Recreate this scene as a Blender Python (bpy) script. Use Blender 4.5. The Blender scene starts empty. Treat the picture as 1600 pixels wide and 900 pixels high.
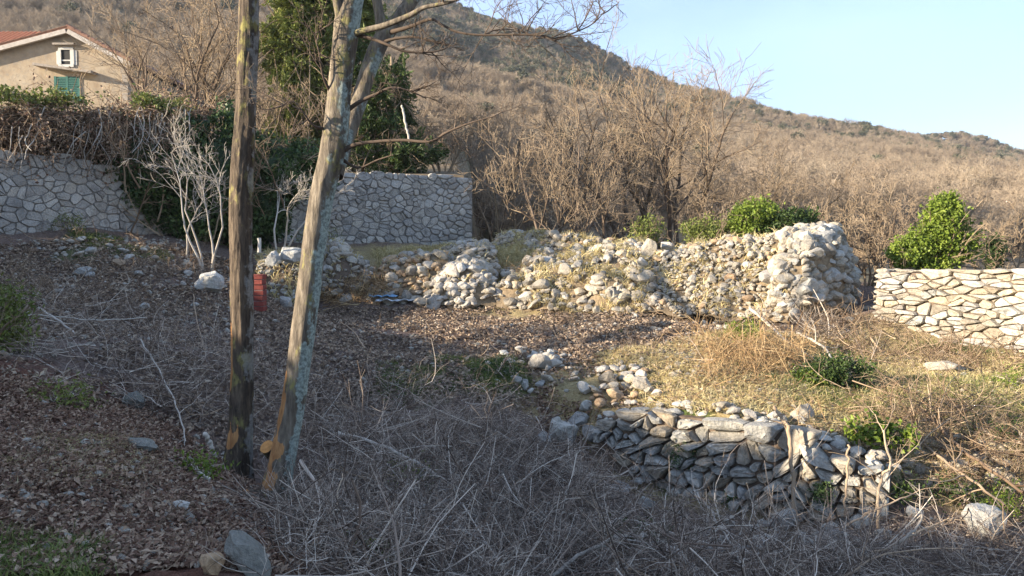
import bpy, bmesh, math, random
import numpy as np
from mathutils import Vector, Matrix, noise as mnoise

# ------------------------------------------------------------------ camera, world, sun
SC = bpy.context.scene
COL = SC.collection
RES = (1600.0, 900.0)
F = 1200.0
PITCH = math.atan(70 / 1200.0)
cam_d = bpy.data.cameras.new("camera"); cam = bpy.data.objects.new("camera", cam_d); COL.objects.link(cam)
cam_d.sensor_width = 36.0; cam_d.lens = 36.0 * F / 1600.0
cam_d.clip_start = 0.05; cam_d.clip_end = 3000
cam.location = (0, 0, 0); cam.rotation_euler = (math.pi / 2 - PITCH, 0, 0)
SC.camera = cam

SUN_EL = math.radians(16.5)
SUN_FROM = (-0.94, -0.34)               # horizontal direction towards the sun
world = bpy.data.worlds.new("World"); SC.world = world; world.use_nodes = True
wn = world.node_tree; wn.nodes.clear()
wo = wn.nodes.new('ShaderNodeOutputWorld'); bg = wn.nodes.new('ShaderNodeBackground')
sky = wn.nodes.new('ShaderNodeTexSky'); sky.sky_type = 'NISHITA'; sky.sun_disc = False
sky.sun_elevation = SUN_EL; sky.sun_rotation = math.atan2(SUN_FROM[0], SUN_FROM[1]) % (2 * math.pi)
sky.air_density = 1.0; sky.dust_density = .5; sky.ozone_density = 1.6
tcw = wn.nodes.new('ShaderNodeTexCoord'); mpw = wn.nodes.new('ShaderNodeMapping'); mpw.inputs['Scale'].default_value = (1.0, 1.0, 2.6)
nzw = wn.nodes.new('ShaderNodeTexNoise'); nzw.inputs['Scale'].default_value = 1.7; nzw.inputs['Detail'].default_value = 5; nzw.inputs['Roughness'].default_value = 0.5
rpw = wn.nodes.new('ShaderNodeValToRGB'); rpw.color_ramp.elements[0].position = 0.36; rpw.color_ramp.elements[1].position = 0.70
rpw.color_ramp.elements[0].color = (0.0,) * 3 + (1,); rpw.color_ramp.elements[1].color = (0.75,) * 3 + (1,)
mxw = wn.nodes.new('ShaderNodeMixRGB'); mxw.inputs['Color2'].default_value = (3.1, 4.3, 7.0, 1)
L = wn.links.new
L(tcw.outputs['Generated'], mpw.inputs['Vector']); L(mpw.outputs[0], nzw.inputs['Vector']); L(nzw.outputs['Fac'], rpw.inputs[0])
L(rpw.outputs[0], mxw.inputs['Fac']); L(sky.outputs[0], mxw.inputs['Color1']); L(mxw.outputs[0], bg.inputs[0]); L(bg.outputs[0], wo.inputs[0])
bg.inputs[1].default_value = 0.072

sun_d = bpy.data.lights.new("sun", 'SUN'); sun = bpy.data.objects.new("sun", sun_d); COL.objects.link(sun)
sun_d.energy = 4.0; sun_d.angle = math.radians(0.55); sun_d.color = (1.0, 0.86, 0.66)
_sd = Vector((SUN_FROM[0], SUN_FROM[1], 0)).normalized() * math.cos(SUN_EL); _sd.z = math.sin(SUN_EL)
sun.rotation_euler = _sd.to_track_quat('Z', 'Y').to_euler(); sun.location = _sd * 40
SC.view_settings.view_transform = 'Standard'; SC.view_settings.look = 'None'
SC.view_settings.exposure = 1.84; SC.view_settings.gamma = 1.0
SC.cycles.max_bounces = 5; SC.cycles.diffuse_bounces = 3; SC.cycles.transparent_max_bounces = 8

RNG = np.random.default_rng(11)
random.seed(5)

# ------------------------------------------------------------------ pixel helpers
CP, SP = math.cos(PITCH), math.sin(PITCH)
def P(px, py, Y):
    u = (px - 800) / F; v = (450 - py) / F
    dy = CP + v * SP; dz = -SP + v * CP
    return np.array([u * Y / dy, Y, dz * Y / dy])

# ------------------------------------------------------------------ terrain
class TPS:
    def __init__(s, pts, lam=0.02):
        p = np.array(pts, float); s.c = p[:, :2]; n = len(p)
        K = s.U(s.c, s.c) + lam * np.eye(n)
        Q = np.c_[np.ones(n), s.c]
        A = np.block([[K, Q], [Q.T, np.zeros((3, 3))]])
        s.w = np.linalg.solve(A, np.r_[p[:, 2], np.zeros(3)])
    @staticmethod
    def U(a, b):
        d2 = ((a[:, None, :] - b[None, :, :]) ** 2).sum(-1)
        return 0.5 * d2 * np.log(d2 + 1e-9)
    def __call__(s, x, y):
        q = np.c_[x, y]; out = np.empty(len(q))
        for i in range(0, len(q), 20000):
            qq = q[i:i + 20000]
            out[i:i + 20000] = s.U(qq, s.c) @ s.w[:-3] + np.c_[np.ones(len(qq)), qq] @ s.w[-3:]
        return out

LEFT = [(0, 900, 3.1), (200, 900, 3.2), (400, 900, 3.5), (0, 700, 4.8), (200, 700, 5.2), (0, 600, 6.4), (200, 625, 7.0), (370, 742, 6.0), (432, 778, 5.75),
        (340, 690, 6.6), (300, 560, 9.0), (0, 480, 11), (150, 500, 11), (0, 365, 15.0), (120, 362, 16.0), (240, 368, 17.6), (300, 395, 16.5), (350, 440, 14.5), (200, 430, 13.8), (100, 430, 13.5),
        (350, 500, 12.5), (430, 400, 18.5)]
UP = [(450, 482, 16.5), (600, 476, 17), (520, 520, 13.5), (600, 560, 12), (750, 476, 17), (900, 482, 16.5), (800, 550, 12.2), (700, 520, 13.8), (1000, 505, 15), (1200, 530, 13),
      (1000, 565, 11), (1100, 600, 10), (1370, 495, 14.1), (1600, 548, 11.7), (1370, 470, 15.5), (1600, 500, 14), (1600, 640, 9.2), (1450, 620, 10), (1300, 590, 11), (1400, 540, 13.2), (1280, 500, 15.6), (600, 390, 19.8), (740, 384, 21.2),
      (950, 652, 8.9), (1100, 658, 8.3), (1250, 690, 7.7), (1390, 735, 7.25), (1600, 770, 6.9), (1500, 700, 8.0), (850, 590, 10.2), (1000, 410, 18.5), (800, 380, 20.5)]
LOW = [(560, 900, 4.2), (700, 900, 4.9), (900, 900, 5.3), (1100, 900, 5.6), (1350, 900, 5.8), (1600, 900, 5.7), (600, 640, 9.3), (500, 560, 11), (700, 700, 7.8), (600, 780, 6.2), (850, 720, 8.6),
       (800, 800, 6.6), (950, 760, 8.4), (1100, 800, 7.9), (1250, 842, 7.2), (1390, 815, 6.9), (1600, 845, 6.5), (1000, 850, 6.4), (760, 600, 9.8)]
def conv(a): return [tuple(P(*q)) for q in a]
EXTRA = [(-0.5, 0, -1.6), (-3, 0, -1.5), (2.5, 0, -2.2), (6, 2, -2.6), (-6, 2, -1.0), (-11, 2, 1.2), (-12.5, 8, 1.0), (-12.5, 12.5, .75), (-11, -5, 1.3), (0, -6, -1.3), (6, -6, -2.3), (-14, -6, 1.6), (-14, 12, 1.5),  # includes an unseen left bank raised to shade the foreground
         (9, 6, -2.4), (12, 12, -1.7), (14, 18, -1.5), (0, 24, -1.2), (8, 24, -1.3), (14, 24, -1.4)]
T_UP = TPS(conv(LEFT + UP) + EXTRA)
T_LO = TPS(conv(LEFT + LOW) + EXTRA[:-6] + [(0, 12, -1.8), (3, 12, -2.2), (9, 12, -2.3), (0, 20, -1.5), (8, 20, -1.6)])
WL = np.array([[-1.2, 11.2], [0.2, 9.9], [0.95, 9.25], [1.11, 8.95], [2.07, 8.35], [2.85, 7.75], [3.54, 7.3], [5.3, 6.95], [9, 6.4], [16, 5.8]])
def wall_side(x, y):                      # + behind the retaining line, - in front; metres
    yl = np.interp(x, WL[:, 0], WL[:, 1]); return (y - yl) * 0.9
def sstep(a, b, x):
    t = np.clip((x - a) / (b - a), 0, 1); return t * t * (3 - 2 * t)

def vnoise(x, y, s, seed=0):               # smooth value noise
    x = np.asarray(x) * s + seed * 17.3; y = np.asarray(y) * s - seed * 9.1
    xi = np.floor(x).astype(int); yi = np.floor(y).astype(int); fx = x - xi; fy = y - yi
    fx = fx * fx * (3 - 2 * fx); fy = fy * fy * (3 - 2 * fy)
    def h(a, b):
        n = (a * 374761393 + b * 668265263 + seed * 1442695) & 0xffffffff
        n = ((n ^ (n >> 13)) * 1274126177) & 0xffffffff
        return ((n ^ (n >> 16)) & 0xffff) / 65535.0 * 2 - 1
    return (h(xi, yi) * (1 - fx) + h(xi + 1, yi) * fx) * (1 - fy) + (h(xi, yi + 1) * (1 - fx) + h(xi + 1, yi + 1) * fx) * fy

def H(x, y):
    x = np.atleast_1d(np.asarray(x, float)); y = np.atleast_1d(np.asarray(y, float))
    up = T_UP(x, y); lo = T_LO(x, y)
    d = wall_side(x, y)
    w = np.where(x > 3.8, 0.9, 0.16) + 0.6 * sstep(0.9, -0.2, x)
    m = sstep(-w * 0.1, w, d)
    z = lo * (1 - m) + up * m
    z = z + 0.06 * vnoise(x, y, 0.8, 1) + 0.035 * vnoise(x, y, 2.1, 2) + 0.02 * vnoise(x, y, 5.0, 3)
    return z
def h1(x, y): return float(H([x], [y])[0])

_Ys = np.geomspace(2.2, 23, 170)
def G(px, py):                            # where the ray of a pixel meets the ground
    u = (px - 800) / F; v = (450 - py) / F
    k = _Ys / (CP + v * SP); z = (-SP + v * CP) * k; x = u * k
    g = H(x, _Ys); b = np.nonzero(z < g)[0]
    if len(b) == 0 or b[0] == 0: i = len(_Ys) - 1 if len(b) == 0 else 0; return np.array([x[i], _Ys[i], g[i]])
    i = b[0]; t = (z[i - 1] - g[i - 1]) / ((z[i - 1] - g[i - 1]) - (z[i] - g[i]) + 1e-9)
    Y = _Ys[i - 1] + t * (_Ys[i] - _Ys[i - 1]); X = x[i - 1] + t * (x[i] - x[i - 1])
    return np.array([X, Y, h1(X, Y)])

# ------------------------------------------------------------------ mesh helpers
def tag(o, label=None, cat=None, group=None, kind=None):
    if label: o['label'] = label
    if cat: o['category'] = cat
    if group: o['group'] = group
    if kind: o['kind'] = kind
    return o
def empty(name, loc, label, cat, group=None):
    o = bpy.data.objects.new(name, None); COL.objects.link(o); o.location = [float(a) for a in loc]; o.empty_display_size = 0.2
    return tag(o, label, cat, group)
class Geo:
    def __init__(s): s.v = []; s.q = []; s.t = []; s.c = []; s.n = 0
    def add(s, V, Q=None, T=None, C=None):
        V = np.asarray(V, float).reshape(-1, 3)
        if Q is not None and len(Q): s.q.append(np.asarray(Q) + s.n)
        if T is not None and len(T): s.t.append(np.asarray(T) + s.n)
        s.v.append(V); s.c.append(np.zeros(len(V)) if C is None else np.broadcast_to(C, (len(V),)))
        s.n += len(V); return s
    def mesh(s, name, m, smooth=True, origin=None):
        me = bpy.data.meshes.new(name)
        V = np.concatenate(s.v) if s.v else np.zeros((0, 3))
        if origin is not None: V = V - np.asarray(origin)
        Q = np.concatenate(s.q) if s.q else np.zeros((0, 4), int); T = np.concatenate(s.t) if s.t else np.zeros((0, 3), int)
        me.vertices.add(len(V)); me.vertices.foreach_set('co', V.astype(np.float32).ravel())
        nl = Q.size + T.size; me.loops.add(nl); me.loops.foreach_set('vertex_index', np.r_[Q.ravel(), T.ravel()].astype(np.int32))
        me.polygons.add(len(Q) + len(T))
        me.polygons.foreach_set('loop_start', np.r_[np.arange(len(Q)) * 4, Q.size + np.arange(len(T)) * 3].astype(np.int32))
        me.polygons.foreach_set('loop_total', np.r_[np.full(len(Q), 4), np.full(len(T), 3)].astype(np.int32))
        me.polygons.foreach_set('use_smooth', np.full(len(Q) + len(T), smooth))
        a = me.attributes.new('tint', 'FLOAT', 'POINT'); a.data.foreach_set('value', np.concatenate(s.c).astype(np.float32))
        if m: me.materials.append(m)
        me.update(calc_edges=True); me.validate()
        return me
    def build(s, name, m, parent=None, smooth=True, origin=None):
        if parent is not None and origin is None: origin = np.array(parent.location)
        o = bpy.data.objects.new(name, s.mesh(name, m, smooth, origin)); COL.objects.link(o)
        if parent is not None: o.parent = parent
        elif origin is not None: o.location = [float(a) for a in origin]
        return o

def norm(a): return a / (np.linalg.norm(a, axis=-1, keepdims=True) + 1e-9)
def tubes(g, Pt, R, S=3, c=None):         # Pt (N,K,3), R (N,K)
    Pt = np.asarray(Pt, float); N, K, _ = Pt.shape; R = np.broadcast_to(R, (N, K))
    T = np.empty_like(Pt); T[:, 1:-1] = Pt[:, 2:] - Pt[:, :-2]; T[:, 0] = Pt[:, 1] - Pt[:, 0]; T[:, -1] = Pt[:, -1] - Pt[:, -2]; T = norm(T)
    mean = norm(Pt[:, -1] - Pt[:, 0]); ref = np.where(np.abs(mean[:, 2:3]) > 0.8, np.array([[0, 1., 0.1]]), np.array([[0.05, 0.1, 1.]]))
    A = norm(np.cross(T, ref[:, None, :])); B = np.cross(T, A)
    th = np.arange(S) * 2 * np.pi / S
    V = Pt[:, :, None, :] + R[:, :, None, None] * (np.cos(th)[None, None, :, None] * A[:, :, None, :] + np.sin(th)[None, None, :, None] * B[:, :, None, :])
    idx = np.arange(N * K * S).reshape(N, K, S)
    a = idx[:, :-1, :]; b = np.roll(a, -1, 2); d = idx[:, 1:, :]; e = np.roll(d, -1, 2)
    Q = np.stack([a, b, e, d], -1).reshape(-1, 4)
    if c is None: c = RNG.random(N)
    g.add(V.reshape(-1, 3), Q=Q, C=np.repeat(np.broadcast_to(c, (N,)), K * S)); return g
def leaves(g, C, Dr, Nn, Ln, Wd, c=None, fold=0.25):
    """leaf shaped quads: base, left, tip, right"""
    C = np.asarray(C, float); N = len(C); Dr = norm(Dr); Sd = norm(np.cross(Dr, Nn)); Up = np.cross(Sd, Dr)
    Ln = np.broadcast_to(Ln, (N,))[:, None]; Wd = np.broadcast_to(Wd, (N,))[:, None]
    V = np.stack([C - Dr * Ln * .5, C - Sd * Wd * .5 + Up * Wd * fold, C + Dr * Ln * .5, C + Sd * Wd * .5 + Up * Wd * fold], 1)
    i = np.arange(N)[:, None] * 4
    T = np.concatenate([i + [0, 3, 2], i + [0, 2, 1]])
    if c is None: c = RNG.random(N)
    g.add(V.reshape(-1, 3), T=T, C=np.repeat(c, 4)); return g
def rdir(n, zbias=0.0):
    d = RNG.normal(size=(n, 3)); d[:, 2] += zbias; return norm(d)
def boxgeo(g, lo, hi, c=0.5):
    x0, y0, z0 = lo; x1, y1, z1 = hi
    V = [(x0, y0, z0), (x1, y0, z0), (x1, y1, z0), (x0, y1, z0), (x0, y0, z1), (x1, y0, z1), (x1, y1, z1), (x0, y1, z1)]
    g.add(V, Q=[(0, 3, 2, 1), (4, 5, 6, 7), (0, 1, 5, 4), (1, 2, 6, 5), (2, 3, 7, 6), (3, 0, 4, 7)], C=c); return g
def sample_poly(poly, n):
    """uniform random points in a world polygon given by pixels on the ground"""
    W = np.array([G(*p)[:2] for p in poly]); return sample_world(W, n)
def sample_world(W, n):
    out = []; lo = W.min(0); hi = W.max(0); tot = 0
    while tot < n:
        q = RNG.random((max(n, 200) * 2, 2)) * (hi - lo) + lo
        ins = np.zeros(len(q), bool); j = len(W) - 1
        for i in range(len(W)):
            xi, yi = W[i]; xj, yj = W[j]
            cr = ((yi > q[:, 1]) != (yj > q[:, 1])) & (q[:, 0] < (xj - xi) * (q[:, 1] - yi) / (yj - yi + 1e-12) + xi)
            ins ^= cr; j = i
        q = q[ins]; out.append(q); tot += len(q)
    q = np.concatenate(out)[:n]; return q
def on_ground(q, dz=0.0): return np.c_[q, H(q[:, 0], q[:, 1]) + dz]

# ------------------------------------------------------------------ materials
def new_mat(name, rough=0.9):
    m = bpy.data.materials.new(name); m.use_nodes = True; nt = m.node_tree
    b = nt.nodes['Principled BSDF']; b.inputs['Roughness'].default_value = rough
    b.inputs['Specular IOR Level'].default_value = 0.25
    return m, nt, b
def nd(nt, t, **kw):
    n = nt.nodes.new(t)
    for k, v in kw.items():
        if k in n.inputs: n.inputs[k].default_value = v
        else: setattr(n, k, v)
    return n
def ramp(nt, fac, stops):
    r = nt.nodes.new('ShaderNodeValToRGB'); cr = r.color_ramp
    while len(cr.elements) < len(stops): cr.elements.new(0.5)
    for e, (p, c) in zip(cr.elements, stops): e.position = p; e.color = tuple(c) + (1,) if len(c) == 3 else c
    nt.links.new(fac, r.inputs[0]); return r.outputs[0]
def mix(nt, fac, a, b, mode='MIX'):
    n = nt.nodes.new('ShaderNodeMixRGB'); n.blend_type = mode
    for k, v in (('Fac', fac), ('Color1', a), ('Color2', b)):
        if isinstance(v, (int, float)): n.inputs[k].default_value = v if k == 'Fac' else (v, v, v, 1)
        elif isinstance(v, tuple): n.inputs[k].default_value = v + (1,)
        else: nt.links.new(v, n.inputs[k])
    return n.outputs[0]
def coord(nt, kind='Object', scale=(1, 1, 1)):
    t = nt.nodes.new('ShaderNodeTexCoord'); mp = nt.nodes.new('ShaderNodeMapping'); mp.inputs['Scale'].default_value = scale
    nt.links.new(t.outputs[kind], mp.inputs[0]); return mp.outputs[0]
def world_coord(nt, scale=(1, 1, 1)):
    t = nt.nodes.new('ShaderNodeNewGeometry'); mp = nt.nodes.new('ShaderNodeMapping'); mp.inputs['Scale'].default_value = scale
    nt.links.new(t.outputs['Position'], mp.inputs[0]); return mp.outputs[0]
def nz(nt, vec, scale, detail=4, rough=0.55):
    n = nd(nt, 'ShaderNodeTexNoise', Scale=scale, Detail=detail, Roughness=rough); nt.links.new(vec, n.inputs['Vector']); return n.outputs['Fac']
def bump(nt, b, h, strength=0.5, dist=0.02):
    n = nd(nt, 'ShaderNodeBump', Strength=strength, Distance=dist); nt.links.new(h, n.inputs['Height']); nt.links.new(n.outputs[0], b.inputs['Normal'])
def attr(nt, name='tint'):
    a = nt.nodes.new('ShaderNodeAttribute'); a.attribute_name = name; return a.outputs['Fac']
def objrand(nt): return nt.nodes.new('ShaderNodeObjectInfo').outputs['Random']

def stone_mat(name, light, dark, warm, moss=0.3, bs=0.6, sc=1.0):
    m, nt, b = new_mat(name, 0.92)
    v = world_coord(nt)
    n1 = nz(nt, v, 5 * sc, 6, 0.65); n2 = nz(nt, v, 32 * sc, 5, 0.7); n3 = nz(nt, v, 1.3, 3); n4 = nz(nt, v, 11, 4, .6)
    c = ramp(nt, n1, [(0.30, dark), (0.48, light), (0.75, tuple(min(.7, k * 1.12) for k in light))])
    c = mix(nt, 0.45, c, ramp(nt, n2, [(0.32, (0.25, .25, .25)), (0.6, (1, 1, 1))]), 'MULTIPLY')
    rr = mix(nt, 0.5, objrand(nt), attr(nt)); rv = mix(nt, .4, rr, nz(nt, v, 2.3, 2))
    c = mix(nt, ramp(nt, rv, [(0.15, (0, 0, 0)), (.75, (.9, .9, .9))]), c, mix(nt, 0.9, c, warm, 'MULTIPLY'))
    wn_ = nd(nt, 'ShaderNodeTexWhiteNoise', noise_dimensions='1D'); nt.links.new(rr, wn_.inputs['W'])
    c = mix(nt, 1.0, c, ramp(nt, wn_.outputs['Value'], [(0, (.66, .66, .67)), (.6, (.92, .92, .92)), (1, (1.08, 1.07, 1.05))]), 'MULTIPLY')
    c = mix(nt, ramp(nt, n4, [(0.60, (0, 0, 0)), (0.75, (moss,) * 3)]), c, (0.10, 0.11, 0.055))
    c = mix(nt, ramp(nt, n3, [(0.45, (0, 0, 0)), (0.75, (.35, .35, .35))]), c, tuple(0.45 * k for k in light))
    nt.links.new(c, b.inputs['Base Color'])
    bump(nt, b, mix(nt, 0.5, n1, n2), min(1, bs * 1.4), 0.05)
    return m
M = {}
M['stone'] = stone_mat('limestone', (.48, .445, .385), (.23, .21, .18), (1.0, .87, .70), .30)
M['stone_white'] = stone_mat('white limestone', (.58, .555, .51), (.32, .30, .27), (1.0, .86, .70), .12)
M['stone_tan'] = stone_mat('tan limestone', (.50, .38, .26), (.27, .18, .11), (1.0, .80, .6), .15)
M['stone_grey'] = stone_mat('grey limestone', (.56, .55, .52), (.26, .255, .24), (.95, .90, .80), .4, 0.9)
M['stone_moss'] = stone_mat('mossy grey stone', (.27, .27, .25), (.09, .095, .085), (.95, .88, .75), .9, 1.2)
M['stone_wall'] = stone_mat('mortared limestone', (.56, .54, .51), (.28, .27, .26), (.92, .86, .78), .2, 0.6)

def flat_mat(name, stops, scale=3, rough=0.9, tint=0.5, bs=0.0, trans=0.0, rand=False):
    """colour from a ramp driven by the 'tint' attribute mixed with noise"""
    m, nt, b = new_mat(name, rough)
    n = nz(nt, world_coord(nt), scale, 3)
    f = mix(nt, tint, n, attr(nt))
    if rand: f = mix(nt, 0.35, f, objrand(nt))
    c = ramp(nt, f, stops); nt.links.new(c, b.inputs['Base Color'])
    if trans:
        t = nt.nodes.new('ShaderNodeBsdfTranslucent'); nt.links.new(c, t.inputs[0])
        ms = nd(nt, 'ShaderNodeMixShader', Fac=trans); nt.links.new(b.outputs[0], ms.inputs[1]); nt.links.new(t.outputs[0], ms.inputs[2])
        nt.links.new(ms.outputs[0], nt.nodes['Material Output'].inputs['Surface'])
    if bs: bump(nt, b, nz(nt, world_coord(nt), scale * 8, 4), bs, 0.01)
    return m
M['litter'] = flat_mat('leaf litter', [(.15, (.10, .072, .056)), (.5, (.27, .195, .145)), (.78, (.46, .36, .265)), (.95, (.64, .54, .42))], 1.2, .8, .7, trans=.1)
M['litter_red'] = flat_mat('red brown leaf litter', [(.15, (.10, .052, .038)), (.5, (.28, .175, .12)), (.85, (.52, .39, .28)), (1, (.66, .54, .40))], 1.2, .8, .7, trans=.1)
M['straw'] = flat_mat('dry grass', [(.2, (.30, .23, .10)), (.5, (.56, .46, .22)), (.85, (.74, .65, .40))], .9, .8, .6, trans=.2)
M['grass'] = flat_mat('green grass', [(.2, (.05, .08, .02)), (.5, (.12, .17, .04)), (.85, (.28, .30, .10))], 1.1, .7, .6, trans=.3)
M['twig'] = flat_mat('grey brushwood', [(.15, (.075, .054, .042)), (.50, (.22, .165, .13)), (.70, (.45, .37, .30)), (.88, (.74, .65, .55))], 2, .85, .75)
M['twig_warm'] = flat_mat('brown brushwood', [(.15, (.10, .065, .04)), (.5, (.25, .17, .11)), (.85, (.46, .35, .24))], 2, .85, .75)
M['bracken'] = flat_mat('orange dry bracken', [(.15, (.18, .105, .05)), (.5, (.38, .25, .13)), (.85, (.56, .41, .23))], 2, .85, .75)
M['pale_wood'] = flat_mat('pale dead wood', [(.15, (.26, .22, .18)), (.5, (.46, .41, .35)), (.9, (.60, .55, .48))], 6, .8, .4, bs=.3)
M['stick'] = flat_mat('tan stick bark', [(.15, (.20, .14, .09)), (.5, (.38, .28, .19)), (.9, (.52, .42, .31))], 6, .8, .4, bs=.3)
M['wood_twigs'] = flat_mat('bare tree twigs', [(.1, (.12, .095, .073)), (.4, (.28, .22, .165)), (.7, (.395, .32, .24)), (.95, (.50, .43, .32))], .35, .9, .35, rand=True)
M['tree_bark'] = flat_mat('grey brown bark', [(.1, (.10, .075, .05)), (.5, (.22, .165, .11)), (.9, (.36, .28, .19))], 4, .9, .4, bs=.4)
M['dark_bark'] = flat_mat('dark bark', [(.1, (.05, .036, .028)), (.5, (.13, .095, .07)), (.9, (.26, .20, .15))], 4, .9, .4, bs=.4)
M['near_twigs'] = flat_mat('nearer bare twigs', [(.1, (.12, .088, .06)), (.5, (.28, .21, .145)), (.9, (.46, .36, .24))], .8, .9, .45)
M['leaf_dark'] = flat_mat('dark evergreen leaves', [(.15, (.018, .032, .010)), (.5, (.045, .075, .020)), (.9, (.12, .17, .045))], 1.5, .5, .6, trans=.15)
M['leaf_conifer'] = flat_mat('conifer foliage', [(.15, (.055, .07, .02)), (.5, (.17, .20, .05)), (.9, (.34, .36, .10))], 1.0, .6, .5, trans=.2)
M['leaf_bright'] = flat_mat('bright green leaves', [(.1, (.05, .08, .012)), (.5, (.17, .235, .035)), (.9, (.36, .42, .09))], 1.5, .45, .6, trans=.3)
M['leaf_ivy'] = flat_mat('ivy leaves', [(.1, (.025, .045, .018)), (.5, (.06, .10, .035)), (.8, (.13, .19, .055)), (1, (.30, .36, .10))], 1.2, .45, .6, trans=.12)
M['leaf_hill'] = flat_mat('far evergreen foliage', [(.1, (.06, .066, .045)), (.5, (.115, .12, .08)), (.9, (.19, .185, .12))], .05, .8, .5)

def ground_mat():
    m, nt, b = new_mat('leafy soil', 0.95)
    v = world_coord(nt)
    n1 = nz(nt, v, 2.5, 6, .65); n2 = nz(nt, v, 28, 5, .75); n3 = nz(nt, v, 70, 3, .7)
    soil = ramp(nt, n2, [(.30, (.075, .05, .042)), (.52, (.20, .145, .118)), (.72, (.37, .285, .235))])
    red = ramp(nt, n2, [(.3, (.08, .034, .022)), (.55, (.19, .088, .057)), (.75, (.31, .175, .12))])
    strw = ramp(nt, n2, [(.3, (.18, .13, .06)), (.5, (.36, .28, .14)), (.72, (.55, .45, .26))])
    grn = ramp(nt, n2, [(.3, (.03, .045, .015)), (.55, (.08, .11, .03)), (.75, (.16, .18, .06))])
    def msk(a):
        f = nt.nodes.new('ShaderNodeMath'); f.operation = 'MULTIPLY_ADD'
        nt.links.new(n1, f.inputs[0]); f.inputs[1].default_value = 1.1; f.inputs[2].default_value = -0.55
        g = nt.nodes.new('ShaderNodeMath'); g.operation = 'ADD'; nt.links.new(attr(nt, a), g.inputs[0]); nt.links.new(f.outputs[0], g.inputs[1])
        return ramp(nt, g.outputs[0], [(.35, (0, 0, 0)), (.65, (1, 1, 1))])
    c = mix(nt, msk('redsoil'), soil, red); c = mix(nt, msk('straw'), c, strw); c = mix(nt, msk('green'), c, grn)
    nt.links.new(c, b.inputs['Base Color']); bump(nt, b, mix(nt, .5, n2, n3), 1.0, .05)
    return m
M['ground'] = ground_mat()
def hill_mat():
    m, nt, b = new_mat('hillside soil', 0.95)
    v = world_coord(nt)
    n1 = nz(nt, v, .12, 6, .6); n2 = nz(nt, v, 1.5, 5, .7)
    c = ramp(nt, n2, [(.3, (.12, .085, .055)), (.55, (.23, .17, .105)), (.75, (.34, .27, .17))])
    c = mix(nt, ramp(nt, n1, [(.45, (0, 0, 0)), (.7, (.5, .5, .5))]), c, (.17, .17, .08))
    nt.links.new(c, b.inputs['Base Color']); return m
M['hill'] = hill_mat()
def simple(name, col, rough=.85, sc=8, var=.25, bs=.2):
    m, nt, b = new_mat(name, rough); n = nz(nt, world_coord(nt), sc, 5, .65)
    c = ramp(nt, n, [(.3, tuple(k * (1 - var) for k in col)), (.7, tuple(min(.95, k * (1 + var)) for k in col))])
    nt.links.new(c, b.inputs['Base Color']); bump(nt, b, n, bs, .02); return m
M['mortar'] = simple('mortar', (.23, .215, .20), sc=14)
M['dirt_core'] = simple('earth fill', (.13, .095, .07), sc=10, var=.4, bs=.6)
M['core_warm'] = simple('rubble earth', (.22, .165, .105), sc=12, var=.45, bs=.8)
M['wood_cut'] = simple('fresh cut wood', (.62, .30, .10), .7, 20, .3)
M['brick'] = simple('red brick', (.20, .048, .038), .8, 25, .3)
M['concrete'] = simple('weathered concrete', (.30, .26, .22), .9, 12, .3)
M['trim'] = simple('grey painted wood', (.42, .38, .34), .8, 10, .2)
M['white'] = simple('white window trim', (.52, .50, .46), .7, 10, .1)
M['dark'] = simple('dark opening', (.015, .014, .014), .6)
M['shutter'] = simple('green shutter paint', (.015, .105, .09), .55, 20, .2)
M['tile_brown'] = simple('weathered roof tile', (.24, .13, .09), .85, 14, .35)
M['tile'] = simple('terracotta tile', (.40, .16, .085), .85, 14, .3)
M['blue'] = simple('blue plastic sheet', (.20, .38, .58), .35, 20, .3)
M['pale_plastic'] = simple('pale plastic', (.6, .64, .68), .4, 20, .2)
def plaster_mat():
    m, nt, b = new_mat('ochre render', .95); v = world_coord(nt)
    n1 = nz(nt, v, 1.0, 6, .7); n2 = nz(nt, v, 5, 6, .7)
    c = ramp(nt, n1, [(.3, (.23, .175, .125)), (.5, (.35, .28, .20)), (.7, (.42, .36, .28))])
    c = mix(nt, ramp(nt, n2, [(.50, (0, 0, 0)), (.62, (.8, .8, .8))]), c, (.27, .235, .19))
    nt.links.new(c, b.inputs['Base Color']); bump(nt, b, n2, .5, .03); return m
M['plaster'] = plaster_mat()
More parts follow.
